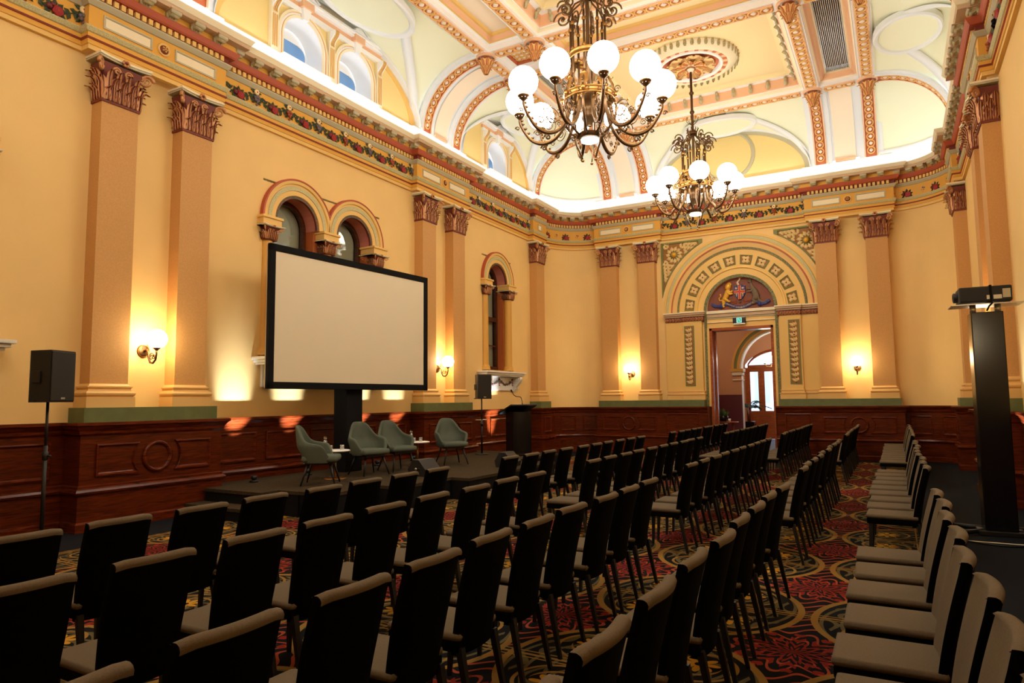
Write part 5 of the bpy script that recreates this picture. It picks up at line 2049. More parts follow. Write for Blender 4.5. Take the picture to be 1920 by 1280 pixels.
fp = thing('added_foyer_pendant', 'added unseen opal globe pendant brightening the foyer side of the doorway, hidden above the lintel', 'fill light', (-5.6, 22.6, 0))  # pendant added out of sight to brighten the foyer wall
mb = MB()
mb.tube([(0, 0, 4.22), (0, 0, 4.6)], .015, M_BRASS, 8)
mb.lathe([(.05, 4.20), (.06, 4.22), (.02, 4.26)], 12, M_BRASS)
mb.build('stem', fp)
mb = MB()
mb.sphere((0, 0, 4.02), .19, M_FFILL, 16, 10)
mb.build('opal_globe', fp)

# console table, pots and palm in the foyer
tb = thing('side_table', 'small timber table with splayed leg just inside the doorway', 'table', (-4.86, 23.0, 0))
mb = MB()
mb.lathe([(0, .90), (.33, .90), (.35, .915), (.33, .93), (0, .93)], 24, M_DOORW)
mb.build('tabletop', tb)
for i in range(3):
    a = 2 * PI * i / 3 + .4
    mb = MB()
    mb.tube([(.16 * cos(a), .16 * sin(a), .90), (.25 * cos(a), .25 * sin(a), 0)], [.035, .022], M_DOORW, 8)
    mb.build('leg', tb)
pp = thing('potted_plant', 'leafy plant in a round black pot on the small timber table', 'plant', (-5.0, 23.0, .93))
mb = MB()
mb.lathe([(0, 0), (.10, 0), (.155, .09), (.15, .19), (.135, .2), (.13, .17), (0, .16)], 18, M_BLKG)
mb.build('pot', pp)
mb = MB()
M_PLANT = mat('plant_green', (74, 104, 48), .6, noise=.25, nscale=20)
M_PALM = mat('palm_green', (48, 82, 58), .6)
rr = random.Random(4)
for i in range(46):
    a, e = rr.uniform(0, 2 * PI), rr.uniform(.1, 1.3)
    curl = MB()
    curl_leaf(curl, (0, 0), e, rr.uniform(.14, .26), .07, M_PLANT, .02)
    mb.merge(curl, T((0, 0, .18)) @ RZ(a) @ RZ(PI / 2))
mb.build('foliage', pp)
jr = thing('white_cup', 'small white cup beside the black pot on the timber table', 'cup', (-4.78, 22.9, .93))
mb = MB()
mb.lathe([(0, 0), (.035, 0), (.045, .10), (.04, .10), (.032, .01), (0, .01)], 14, M_WHITE)
mb.build('cup_body', jr)
pa = thing('potted_palm', 'palm in a tall black planter beside the glazed street doors', 'plant', (-4.95, 27.2, 0))
mb = MB()
mb.box(-.22, .22, -.22, .22, 0, .80, M_BLKG, bev=.015)
mb.build('planter', pa)
mb = MB()
for i in range(5):
    mb.tube([(.04 * cos(i), .04 * sin(i), .78), (.09 * cos(i * 2.2), .09 * sin(i * 2.2), 1.35)], [.018, .012], M_DOORW, 6)
mb.build('stem', pa)
for i in range(11):
    a, e = rr.uniform(0, 2 * PI), rr.uniform(.25, 1.1)
    mb = MB()
    L = rr.uniform(.6, .95)
    pts = [(L * t * cos(e) * 1.0, 0, 1.25 + L * t * sin(e) - .45 * t * t) for t in [k / 8 for k in range(9)]]
    mb.tube(pts, .007, M_PALM, 4)
    for k in range(2, 9):
        for s in (-1, 1):
            p = Vector(pts[k])
            q = p + Vector((.12, s * .26 * (1 - k / 14), -.05))
            mb.add([tuple(p), tuple(p * .6 + q * .4 + Vector((0, 0, .03))), tuple(q), tuple(p * .6 + q * .4 + Vector((.04, 0, -.01)))], [(0, 1, 2, 3)], M_PALM)
    mb.build('frond', pa, RZ(a))

# ------------------------------------------------------------------ chandeliers
def build_arm(R, cupz):
    """arm in the plane y=0 from the basket out to the cup; returns arm, cup, globe meshes"""
    mb = MB()
    pts = []
    ctrl = [(.34, .10), (.40, -.16), (.56, -.38), (.76 * R / 1.17, -.46), (.95 * R / 1.17, -.40), (1.08 * R / 1.17, -.24), (R - .01, -.08), (R, .0)]
    N = 8
    for i in range(len(ctrl) - 1):
        p0, p1, p2, p3 = ctrl[max(i - 1, 0)], ctrl[i], ctrl[i + 1], ctrl[min(i + 2, len(ctrl) - 1)]
        for k in range(4):
            t = k / 4
            f = lambda a, b, c, d: .5 * (2 * b + (c - a) * t + (2 * a - 5 * b + 4 * c - d) * t * t + (3 * b - a - 3 * c + d) * t ** 3)
            pts.append((f(p0[0], p1[0], p2[0], p3[0]), 0, cupz + f(p0[1], p1[1], p2[1], p3[1])))
    pts.append((R, 0, cupz))
    mb.tube(pts, [.034 - .014 * i / len(pts) for i in range(len(pts))], M_BRONZE, 7)
    for s in (-1, 1):
        mb.tube([(x, s * .012, z + .026) for x, _, z in pts[:20]], .010, M_BRASS, 5)
    # leaf crockets up the outer bend
    for i in range(17, 27, 2):
        x, _, z = pts[i]
        mb.sphere((x - .03, 0, z + .03), .024, M_BRONZE, 6, 4, sc3=(1.2, .6, 1))
    x, _, z = pts[12]
    mb.tube([(x + a, 0, z - .07 + b) for a, b in spiral(.055, 1.3, 12)], .014, M_BRONZE, 5)
    mb.tube([(x, 0, z), (x + .05, 0, z - .05)], .012, M_BRONZE, 5)
    mb.tube([(R - .05 + a, 0, cupz - .15 + b) for a, b in [(q[0] + .09, q[1]) for q in spiral(.04, 1.2, 10)]], .011, M_BRONZE, 5)
    sw = MB()                                     # wire scrollwork inside the bend
    c = (.62 * R / 1.17 + .06, cupz - .17)
    sw.tube([(c[0] + a * 1.0, 0, c[1] + b * 1.0) for a, b in spiral(.15, 2.1, 34)], .0085, M_BRONZE, 5)
    sw.tube([(c[0] + .19 + a * .55, 0, c[1] - .09 + b * .55) for a, b in spiral(.11, 1.6, 20)], .008, M_BRONZE, 5)
    sw.tube([(c[0] - .17 + a * .5, 0, c[1] + .04 + b * .5) for a, b in spiral(.11, 1.5, 20)], .008, M_BRONZE, 5)
    for a in (0.6, 1.4, 2.3):
        sw.sphere((c[0] + .17 * cos(a), 0, c[1] + .17 * sin(a)), .018, M_BRASS, 6, 4)
    cu = MB()
    cu.lathe([(.018, -.06), (.02, 0), (.03, .01), (.05, .03), (.075, .055), (.085, .075), (.09, .085), (.085, .095), (.06, .097)], 16, M_BRONZE)
    cu.lathe([(.088, .078), (.096, .086), (.088, .096)], 16, M_BRASS)
    for i in range(8):
        a = 2 * PI * i / 8
        cu.sphere((.066 * cos(a), .066 * sin(a), .048), .009, M_WHITE, 5, 4)
    return mb.mesh('arm'), sw.mesh('scrollwork'), cu.mesh('cup')
GR = 0.235
mb = MB()
mb.sphere((0, 0, 0), GR, M_GLOBE, 24, 14)
me_globe = mb.mesh('opal_globe')

def chandelier(y, label, arms, R, a0, z0=6.62, ztop=10.18, k=1.0):
    """z0 is the height of the globe cups"""
    root = thing('chandelier', label, 'chandelier', (XC, y, 0), 0, 'bronze globe chandeliers of the hall')
    ma, ms, mc = build_arm(R, z0)
    for i in range(arms):
        a = inst('arm', ma, root, RZ(a0 + 2 * PI * i / arms))
        inst('scrollwork', ms, a)
        inst('cup', mc, a, T((R, 0, z0)))
        inst('opal_globe', me_globe, a, T((R, 0, z0 + .085 + GR)))
    # rods and stem
    mb = MB()
    mb.tube([(0, 0, z0 - .2), (0, 0, ztop - .02)], .032 * k, M_BRONZE, 10)
    for z in (8.45, 8.95, 9.45):
        mb.lathe([(.034, -.05), (.055, -.02), (.062, 0), (.055, .02), (.034, .05)], 14, M_BRONZE, T((0, 0, z)))
    mb.lathe([(.12, .02), (.10, -.04), (.05, -.10), (.034, -.16)], 14, M_BRONZE, T((0, 0, ztop)))
    mb.build('stem', root)
    nr = 8
    rr_ = .29 * k
    rod = MB()
    rod.tube([(rr_, 0, z0 + .25), (rr_, 0, 8.02)], .020, M_BRONZE, 7)
    for z in (z0 + .42, 7.42, 7.86):
        rod.lathe([(.022, -.03), (.036, -.01), (.036, .01), (.022, .03)], 10, M_BRASS, T((rr_, 0, z)))
    me_rod = rod.mesh('rod')
    scr = MB()
    for (cx, cz, r, tw) in ((.42, 8.06, .155, 1.5), (.37, 8.22, .13, 1.4)):
        scr.tube([(cx + a, 0, cz + b) for a, b in [(q[0], q[1]) for q in spiral(r, tw, 26)]], .015, M_BRONZE, 6)
        scr.sphere((cx, 0, cz), .032, M_BRONZE, 7, 5)
    scr.tube([(rr_, 0, 8.0), (.33, 0, 8.04), (.24, 0, 8.20), (.10, 0, 8.30), (.05, 0, 8.42)], .015, M_BRONZE, 6)
    me_scr = scr.mesh('top_scroll')
    for i in range(nr):
        A = RZ(a0 + 2 * PI * (i + .5) / nr)
        inst('rod', me_rod, root, A)
        inst('top_scroll', me_scr, root, A)
    mb = MB()                                     # crown above the scrolls
    mb.lathe([(.10, 8.36), (.115, 8.40), (.10, 8.44), (.06, 8.47)], 16, M_BRONZE)
    for i in range(8):
        a = 2 * PI * i / 8
        mb.tube([(.10 * cos(a), .10 * sin(a), 8.42), (.15 * cos(a), .15 * sin(a), 8.50), (.11 * cos(a), .11 * sin(a), 8.55)], [.014, .012, .004], M_BRONZE, 5)
        mb.tube([(.03 * cos(a), .03 * sin(a), 8.62), (.14 * cos(a), .14 * sin(a), 8.72), (.16 * cos(a), .16 * sin(a), 8.80), (.12 * cos(a), .12 * sin(a), 8.80)], .006, M_BRONZE, 4)
    mb.build('crown', root)
    mb = MB()                                     # gilt hoop round the rods
    mb.lathe([(rr_ + .02, 7.28), (rr_ + .035, 7.29), (rr_ + .03, 7.31), (rr_ + .022, 7.31), (rr_ + .022, 7.37), (rr_ + .03, 7.37), (rr_ + .035, 7.39), (rr_ + .02, 7.40)], 32, M_BRASS)
    mb.build('gilt_hoop', root)
    mb = MB()                                     # basket: band, bell crown, curved ribs and inner vase
    zb = z0 + .22
    mb.lathe([(.40, zb - .06), (.425, zb - .05), (.425, zb - .035), (.41, zb - .03), (.41, zb + .04), (.425, zb + .045), (.43, zb + .06), (.40, zb + .07)], 36, M_BRASS)
    for i in range(16):
        a = 2 * PI * i / 16
        mb.sphere((.415 * cos(a), .415 * sin(a), zb), .03, M_BRONZE, 6, 4, sc3=(.6, .6, 1))
    mb.build('basket_band', root)
    rib_ = MB()
    rib_.tube([(.41, 0, zb - .05), (.455, 0, zb - .20), (.42, 0, zb - .38), (.30, 0, zb - .55), (.16, 0, zb - .66)], [.018, .022, .022, .02, .016], M_BRONZE, 6)
    rib_.tube([(.41, 0, zb + .06), (.40, 0, zb + .18), (.33, 0, zb + .32), (.26, 0, zb + .44), (.25, 0, zb + .55)], [.016, .02, .02, .018, .012], M_BRONZE, 6)
    acanthus(rib_, .14, .30, .10, M_BRASS, T((.40, 0, zb + .06)) @ RY(-.35))
    rib_.sphere((.44, 0, zb + .02), .04, M_BRASS, 7, 5)
    rib_.tube([(.47 + a * .8, 0, zb + .10 + b) for a, b in spiral(.07, 1.4, 14)], .011, M_BRONZE, 5)
    me_rb = rib_.mesh('basket_rib')
    for i in range(8):
        inst('basket_rib', me_rb, root, RZ(a0 + 2 * PI * (i + .5) / 8))
    mb = MB()
    mb.lathe([(.03, zb - .46), (.05, zb - .45), (.055, zb - .40), (.11, zb - .36), (.13, zb - .30), (.115, zb - .22), (.135, zb - .19), (.12, zb - .16), (.16, zb - .06), (.10, zb - .02), (.06, zb + .1)], 24, M_BRONZE, flute=(12, .05))
    mb.build('vase', root)
    mb = MB()
    mb.lathe([(.20, zb - .60), (.19, zb - .66), (.15, zb - .69), (.155, zb - .66)], 24, M_BRONZE)
    low = mb.build('lower_bowl', root)
    mb = MB()
    mb.lathe([(.145, zb - .655), (.14, zb - .715), (0, zb - .73)], 20, M_LED)
    mb.build('downlight', low)
    dr = MB()
    dr.tube([(.19, 0, zb - .62), (.24, 0, zb - .70), (.22, 0, zb - .80), (.15, 0, zb - .95), (.12, 0, zb - 1.03)], [.018, .02, .018, .014, .010], M_BRONZE, 6)
    dr.tube([(.28 + a * .7, 0, zb - .70 + b * .7) for a, b in spiral(.06, 1.3, 12)], .011, M_BRONZE, 5)
    dr.sphere((.12, 0, zb - 1.05), .024, M_BRASS, 7, 5)
    me_dr = dr.mesh('drop_scroll')
    for i in range(3):
        inst('drop_scroll', me_dr, root, RZ(a0 + 2 * PI * (i + .3) / 3))
    return root
def facing(y): return math.atan2(-y, 4.15)
chandelier(YC, 'large bronze chandelier with ten lit globes over the middle of the seating', 10, 1.17, facing(YC) + .19, 6.40)
chandelier((B2 + CC) / 2, 'smaller bronze chandelier with eight lit globes hanging from the ceiling rose near the doorway', 8, .97, facing(16.8) + .12, 6.78)
chandelier((CN + A1) / 2, 'bronze globe chandelier over the near seating, above the photo frame', 8, .97, .3, 6.95)

# ------------------------------------------------------------------ wall sconces
def sconce_meshes():
    b = MB()
    b.lathe([(.0, .035), (.03, .04), (.05, .03), (.075, .035), (.09, .02), (.10, 0)], 22, M_BRONZE, RY(PI / 2))
    b.lathe([(.082, .026), (.088, .034), (.094, .018)], 22, M_BRASS, RY(PI / 2))
    a = MB()
    pts = [(.03, 0, 0), (.10, 0, .015), (.14, 0, -.03), (.15, 0, -.11), (.19, 0, -.18), (.26, 0, -.19), (.32, 0, -.14), (.34, 0, -.06), (.34, 0, .0)]
    a.tube(pts, [.02, .018, .017, .017, .017, .016, .015, .014, .014], M_BRONZE, 8)
    a.tube([(.22 + x, 0, -.09 + z) for x, z in spiral(.06, 1.7, 20)], .008, M_BRONZE, 5)
    a.tube([(.28 + x, 0, -.10 + z) for x, z in spiral(.04, 1.4, 14)], .007, M_BRONZE, 5)
    a.sphere((.12, 0, .06), .022, M_BRASS, 7, 5)
    a.lathe([(.012, 0), (.018, .03), (.0, .08)], 8, M_BRASS, T((.12, 0, .06)))
    c = MB()
    c.lathe([(.014, -.03), (.03, -.01), (.055, .01), (.062, .02), (.05, .026)], 14, M_BRONZE, T((.34, 0, .02)))
    g = MB()
    g.sphere((.34, 0, .17), .145, M_SGLOBE, 20, 12)
    return b.mesh('wall_plate'), a.mesh('scroll_arm'), c.mesh('cup'), g.mesh('opal_globe')
SCM = sconce_meshes()
def sconce(side, s, label):
    M = WM(side, s)
    root = thing('wall_sconce', label, 'wall lamp', (0, 0, 0), 0, 'bronze globe wall sconces')
    root.matrix_world = M @ T((0, 0, 2.50))
    inst('wall_plate', SCM[0], root)
    a = inst('scroll_arm', SCM[1], root)
    inst('cup', SCM[2], a)
    inst('opal_globe', SCM[3], a)
sconce('left', (A1 + A2) / 2, 'lit globe sconce on the long wall, between the pilasters by the black speaker')
sconce('left', (B1 + B2) / 2, 'lit globe sconce on the long wall, between the pilasters right of the screen')
sconce('back', XC - 3.26, 'lit globe sconce on the end wall, left of the doorway')
sconce('back', XC + 3.26, 'lit globe sconce on the end wall, right of the doorway')
sconce('right', (B1 + B2) / 2, 'lit globe sconce half hidden behind the projector tower')
sconce('right', (A1 + A2) / 2, 'lit globe sconce on the near part of the right wall, outside the frame')

# ------------------------------------------------------------------ stage
SZ = 0.38
stage = thing('stage', 'low olive-carpeted stage with black skirting along the long wall', 'stage', (0, 0, 0))
def deck(x0, x1, y0, y1, z=SZ):
    mb = MB()
    mb.box(x0, x1, y0, y1, z - .05, z, M_STAGE)
    d = mb.build('deck', stage)
    mb = MB()
    mb.box(x0 + .01, x1 - .012, y0 + .012, y1 - .012, 0.0, z - .05, M_BLACK)
    mb.build('skirting', d)
ex_ = XL + .10
deck(-9.48, -8.2, 6.98, 7.31)
deck(ex_, -7.8, 7.31, 8.43)
deck(-7.8, -7.2, 7.33, 8.43)
deck(ex_, -6.8, 8.43, 9.85)
deck(ex_, -6.42, 9.85, 12.74)
deck(-9.46, -6.42, 12.74, 13.2)
deck(-9.46, -7.4, 13.2, 14.89)
deck(ex_, -7.4, 14.89, 15.4)
st = thing('stage_step', 'low black step at the near end of the stage', 'step', (-8.85, 6.80, 0))
mb = MB()
mb.box(-.62, .62, -.17, .17, .14, .19, M_STAGE, bev=.005)
mb.build('tread', st)
mb = MB()
mb.box(-.60, .60, -.16, .16, 0, .14, M_BLACK)
mb.build('base', st)

# projection screen on its lift column
scr_ = thing('projection_screen', 'large blank projection screen with black border on a black column', 'screen', (-8.99, 9.87, 0), -math.atan2(.23, 3.98))
mb = MB()
mb.box(0, .012, -2.0, 2.0, 1.95, 4.385, M_SCREEN)
mb.build('fabric', scr_)
mb = MB()
for (ya, yb, za, zb_) in ((-2.06, -1.94, 1.93, 4.40), (1.94, 2.06, 1.93, 4.40), (-2.06, 2.06, 1.93, 2.05), (-2.06, 2.06, 4.28, 4.40)):
    mb.box(-.04, .03, ya, yb, za, zb_, M_BLACK, bev=.01)
mb.build('border', scr_)
mb = MB()
for s in (-1, 1):
    mb.box(-.065, -.04, s * 2.03 - .025, s * 2.03 + .025, 1.95, 4.38, M_STEEL)
mb.box(-.065, -.04, -2.03, 2.03, 1.95, 2.0, M_STEEL)
mb.box(-.065, -.04, -2.03, 2.03, 4.33, 4.38, M_STEEL)
mb.build('back_frame', scr_)
mb = MB()
mb.box(-.42, -.07, -.20, .22, SZ, 2.9, M_BLACK, bev=.02)
mb.build('column', scr_)

# tub armchairs
def tub_meshes():
    n = 40
    TH = math.radians(128)
    def rim(t):
        a = abs(t)
        h = .47 + .27 / (1 + math.exp((a - .78) * 7.0)) + .20 / (1 + math.exp((a - 1.98) * 9)) - .03 * max(0, a - .9)
        return h
    def outline(t, k, z):
        s = sin(t)
        c = cos(t)
        e = 2 / 2.7
        x = math.copysign(abs(c) ** e, c) * (.29 * k)
        y = math.copysign(abs(s) ** e, s) * (.335 * k)
        return x, y
    outer, inner = [], []
    m = 9
    for i in range(n + 1):
        t = -TH + 2 * TH * i / n
        h = rim(t)
        ro, ri = [], []
        for j in range(m + 1):
            f = j / m
            z = .36 + (h - .36) * f
            fl = .84 + .18 * min(1, (z - .36) / .25) ** .8 - .26 * max(0, z - .64) / .3
            x, y = outline(t, fl, z)
            lean = .36 * max(0, z - .48) * max(0, cos(t))
            ro.append((-(x + lean), y, z))
            fi = fl - .16
            x2, y2 = outline(t, fi, z)
            ri.append((-(x2 + lean), y2, z + (.0 if j < m else -.004)))
        ro.append((-( (outline(t, fl - .03, h)[0]) + .36 * max(0, h - .48) * max(0, cos(t))), outline(t, fl - .03, h)[1], h + .014))
        ri.append((-( (outline(t, fl - .12, h)[0]) + .36 * max(0, h - .48) * max(0, cos(t))), outline(t, fl - .12, h)[1], h + .014))
        outer.append(ro + ri[::-1])
    mb = MB()
    mb.grid(outer, M_TUB, True)
    for row in (outer[0], outer[-1]):
        k = len(row)
        mb.add(row, [list(range(k))], M_TUB, True)
    bot = [r[0] for r in outer]
    mb.add(bot, [list(range(len(bot)))], M_TUB)
    sh = mb.mesh('shell')
    s = MB()
    s.box(-.245, .31, -.27, .27, .37, .475, M_TUB, bev=.045)
    se = s.mesh('seat')
    for p in se.polygons:
        p.use_smooth = True
    f = MB()
    f.box(-.20, .24, -.20, .20, .33, .372, M_BLKM, bev=.01)
    fr = f.mesh('seat_frame')
    legs = []
    for sx, sy in ((-1, -1), (-1, 1), (1, -1), (1, 1)):
        l = MB()
        l.tube([(.17 * sx + .02, .17 * sy, .35), (.265 * sx + .02, .265 * sy, .006)], [.021, .012], M_BLKM, 8)
        legs.append(l.mesh('leg'))
    return sh, se, fr, legs
TUB = tub_meshes()
def armchair(x, y, rz, label):
    r = thing('armchair', label, 'armchair', (x, y, SZ), rz, 'grey-green armchairs on the stage')
    inst('shell', TUB[0], r)
    inst('seat', TUB[1], r)
    inst('seat_frame', TUB[2], r)
    for l in TUB[3]:
        inst('leg', l, r)
armchair(-8.16, 8.10, .62, 'grey-green armchair left of the first round table, turned side on')
armchair(-8.42, 9.56, -.30, 'grey-green armchair just right of the first round table, before the screen column')
armchair(-8.42, 10.36, -.30, 'grey-green armchair third from the left, between the two round tables')
armchair(-8.19, 11.88, -.62, 'grey-green armchair alone on the right of the second round table')

def cafe_table(x, y, label):
    r = thing('side_table', label, 'table', (x, y, SZ), 0, 'round white tables on the stage')
    mb = MB()
    mb.lathe([(0, .468), (.235, .468), (.25, .478), (.25, .488), (.24, .494), (0, .494)], 36, M_WHITE)
    mb.build('tabletop', r)
    mb = MB()
    mb.tube([(0, 0, .012), (0, 0, .47)], .022, M_BRASS, 14)
    mb.build('pole', r)
    mb = MB()
    mb.lathe([(0, 0), (.20, 0), (.205, .006), (.20, .014), (.03, .018), (0, .018)], 32, M_BRASS)
    mb.build('base', r)
M_WATER = clear('water', (.92, .96, .97), .06, .0)
def carafe(x, y, label):
    r = thing('water_carafe', label, 'carafe', (x, y, SZ + .495), 0, 'glass carafes on the stage tables')
    mb = MB()
    mb.lathe([(0, .003), (.044, .003), (.046, .012), (.046, .12), (.038, .15), (.026, .165), (.026, .178), (.031, .20), (.033, .235)], 20, M_TINT)
    mb.build('glass_body', r)
    mb = MB()
    mb.lathe([(0, .004), (.041, .004), (.041, .118), (.035, .14), (0, .14)], 18, M_WATER)
    mb.build('water', r)
    mb = MB()
    mb.lathe([(.0, .18), (.024, .18), (.028, .205), (0, .205)], 14, M_STEEL)
    mb.build('stopper', r)
def tumbler(x, y, label):
    r = thing('drinking_glass', label, 'glass', (x, y, SZ + .495), 0, 'glasses on the stage tables')
    mb = MB()
    mb.lathe([(0, .006), (.034, .006), (.036, .0), (.039, .085), (.037, .085), (.034, .012), (0, .012)], 18, M_TINT)
    mb.build('glass_body', r)
    mb = MB()
    mb.lathe([(0, 0.0), (.042, 0.0), (.042, .004), (0, .004)], 18, M_WHITE)
    mb.build('paper_coaster', r)
M_TINT = clear('table_glass', (.93, .95, .94), .22, .03)
cafe_table(-8.50, 8.80, 'round white table with brass stem beside the left armchair')
cafe_table(-8.62, 11.28, 'round white table with brass stem left of the far right armchair')
carafe(-8.66, 8.72, 'glass water carafe on the left round table, before the screen column')
tumbler(-8.52, 8.70, 'left drinking glass on the left round table, half behind the armchair')
tumbler(-8.40, 8.86, 'right drinking glass on the left round table')
carafe(-8.74, 11.22, 'glass water carafe on the right round table')
tumbler(-8.62, 11.16, 'left drinking glass beside the carafe on the right round table')
tumbler(-8.54, 11.28, 'right drinking glass beside the carafe on the right round table')

# loudspeakers on stands
def speaker_on_stand(x, y, z, rz, h, lab_s, lab_p, tripod=False):
    p = thing('speaker_stand', lab_p, 'speaker stand', (x, y, z), rz, 'black speaker poles')
    mb = MB()
    mb.tube([(0, 0, .02), (0, 0, h - .5)], .022, M_BLKM, 10)
    mb.tube([(0, 0, h - .62), (0, 0, h)], .016, M_BLKM, 10)
    mb.build('pole', p)
    mb = MB()
    mb.lathe([(.022, -.05), (.034, -.04), (.034, .04), (.022, .05)], 10, M_BLKM, T((0, 0, h - .62)))
    mb.tube([(.03, 0, h - .62), (.07, 0, h - .62)], .012, M_BLKM, 6)
    mb.build('collar', p)
    if tripod:
        for i in range(3):
            mb = MB()
            a = 2 * PI * i / 3 + .5
            mb.tube([(0.02 * cos(a), .02 * sin(a), .62), (.34 * cos(a), .34 * sin(a), .02)], .012, M_BLKM, 6)
            mb.build('leg', p)
    else:
        mb = MB()
        mb.lathe([(0, 0), (.17, 0), (.17, .015), (.03, .03), (0, .03)], 24, M_BLKM)
        mb.build('base', p)
    s = thing('loudspeaker', lab_s, 'speaker', (x, y, z + h), rz, 'black loudspeakers')
    mb = MB()
    poly = [(-.14, -.11), (.17, -.19), (.17, .19), (-.14, .11), (-.17, .09), (-.17, -.09)]
    mb.prism(poly, 0, .60, M_BLKC)
    mb.box(-.10, -.04, -.165, -.13, .0, .02, M_BLKC)
    mb.build('cabinet', s)
    mb = MB()
    mb.box(.165, .185, -.183, .183, .012, .588, M_BLKN, bev=.012)
    g = mb.build('front_grille', s)
    mb = MB()
    mb.box(.184, .188, -.03, .03, .035, .055, M_STEEL)
    mb.build('badge', g)
    for sy in (-1, 1):
        mb = MB()
        mb.box(-.07, .03, sy * .165 - .012, sy * .165 + .012, .22, .36, M_BLKN, bev=.008)
        mb.build('handle', s)
M_BLKC = mat('black_speaker_cabinet', (16, 15, 14), .6)
M_BLKN = mat('black_perforated_grille', (16, 15, 14), .5, noise=.3, nscale=200)
speaker_on_stand(-8.62, 4.24, 0, .42, 1.73, 'black loudspeaker on a tall pole before the long wall, by the first pilaster', 'tall black pole under the near loudspeaker')
speaker_on_stand(-8.95, 14.30, SZ, -.56, 1.36, 'black loudspeaker on a pole beside the lectern', 'black pole with round base under the loudspeaker by the lectern')

def wedge(x, y, rz, label):
    s = thing('stage_monitor', label, 'stage monitor', (x, y, SZ), rz, 'black wedge monitors at the stage edge')
    mb = MB()
    poly = [(-.17, 0), (.17, 0), (.19, .10), (.03, .285), (-.10, .285), (-.20, .12)]
    k = len(poly)
    mb.add([(a, -.24, b) for a, b in poly] + [(a, .24, b) for a, b in poly], [list(range(k)), [k + i for i in range(k)][::-1]] + [(i, (i + 1) % k, k + (i + 1) % k, k + i) for i in range(k)], M_BLKC)
    mb.build('cabinet', s)
    mb = MB()
    mb.add([(-.205, -.22, .125), (-.205, .22, .125), (-.108, .22, .283), (-.108, -.22, .283)], [(0, 1, 2, 3)], M_BLKN)
    mb.build('grille', s)
    mb = MB()
    mb.box(-.06, .08, -.246, -.239, .06, .20, M_BLKN)
    for i in range(2):
        mb.lathe([(.022, 0), (.022, .012), (0, .012)], 12, M_STEEL if i == 0 else M_BLKM, T((-.02 + i * .06, -.246, .13)) @ RX(PI / 2))
    mb.build('socket_plate', s)
wedge(-7.42, 9.92, .05, 'black wedge monitor at the stage edge before the armchairs')
wedge(-6.86, 11.95, .15, 'black wedge monitor at the stage edge in front of the lectern')

# lectern
le = thing('lectern', 'black gloss lectern with slanted top at the far end of the stage', 'lectern', (-7.98, 14.42, SZ), -.55)
mb = MB()
n = 12
front = [(.16 + .05 * cos(-1 + 2 * i / n), -.25 + .50 * i / n) for i in range(n + 1)]
poly = [(-.18, -.25)] + front + [(-.18, .25)]
mb.prism(poly, .05, 1.04, M_BLKG)
mb.build('body', le)
mb = MB()
mb.box(-.24, .27, -.30, .30, 0, .05, M_BLKG, bev=.01)
mb.build('base', le)
mb = MB()
top = T((-.06, 0, 1.10)) @ RY(-.30)
mb.box(-.34, .36, -.36, .36, -.02, .02, M_BLKG, top, bev=.008)
mb.box(-.345, -.325, -.34, .34, .02, .05, M_BLKG, top)
mb.build('desk_top', le)
mic = thing('gooseneck_microphone', 'thin black gooseneck microphone clipped to the lectern top', 'microphone', (-7.98, 14.42, SZ), -.55)
mb = MB()
base = (.20, 0, 1.22)
pts = [(.20, 0, 1.215), (.19, 0, 1.29), (.16, -.0, 1.36), (.10, 0, 1.40), (-.10, 0, 1.41), (-.22, 0, 1.45), (-.31, 0, 1.53)]
mb.tube(pts, .0105, M_BLKM, 6)
mb.build('neck', mic)
mb = MB()
mb.tube([(-.30, 0, 1.52), (-.35, 0, 1.575)], [.014, .018], M_BLACK, 8)
mb.build('head', mic)
mb = MB()
mb.tube([(.20, 0, 1.205), (.20, 0, 1.235)], .02, M_BLKM, 10)
mb.build('socket', mic)

# uplights standing on the stage against the wainscot
def uplight(x, y, z, label, p=1.0, tilt=1):
    r = thing('uplight', label, 'uplight', (x, y, z), 0, 'small floor uplights along the long wall')
    mb = MB()
    mb.lathe([(0, 0), (.07, 0), (.07, .03), (.02, .035), (.02, .05)], 16, M_BLKM)
    mb.lathe([(.03, .04), (.045, .05), (.05, .11), (.045, .11), (.04, .07), (0, .06)], 16, M_BLKM)
    mb.build('can', r)
    mb = MB()
    mb.lathe([(.04, .085), (0, .085)], 14, M_LED)
    mb.build('lens', r)
    ld = bpy.data.lights.new('uplight_beam', 'SPOT')
    ld.energy = UPLIGHT_W * p
    ld.color = UPLIGHT_C
    ld.spot_size = math.radians(34)
    ld.spot_blend = 1.0
    ld.shadow_soft_size = .03
    lo = bpy.data.objects.new('uplight_beam', ld)
    COL.objects.link(lo)
    lo.parent = r
    lo.location = (0, 0, .13)
    lo.rotation_euler = (0, math.radians(180 - 24) * tilt, 0)
for y, lb, p in ((7.85, 'uplight at the near end of the stage, left of the screen', 1.3), (9.05, 'uplight at the wall below the left half of the screen', 1.0), (10.95, 'uplight at the wall below the right half of the screen', 1.0), (12.15, 'uplight at the wall right of the screen column', .9), (16.35, 'uplight behind the lectern, lighting the marble shelf', 1.6)):
    uplight(-9.40, y, SZ if y < 15.4 else 0, lb, p)
uplight(1.12, 12.25, 0, 'uplight on the floor at the right wall, hidden behind the projector tower', 1.5, -1)

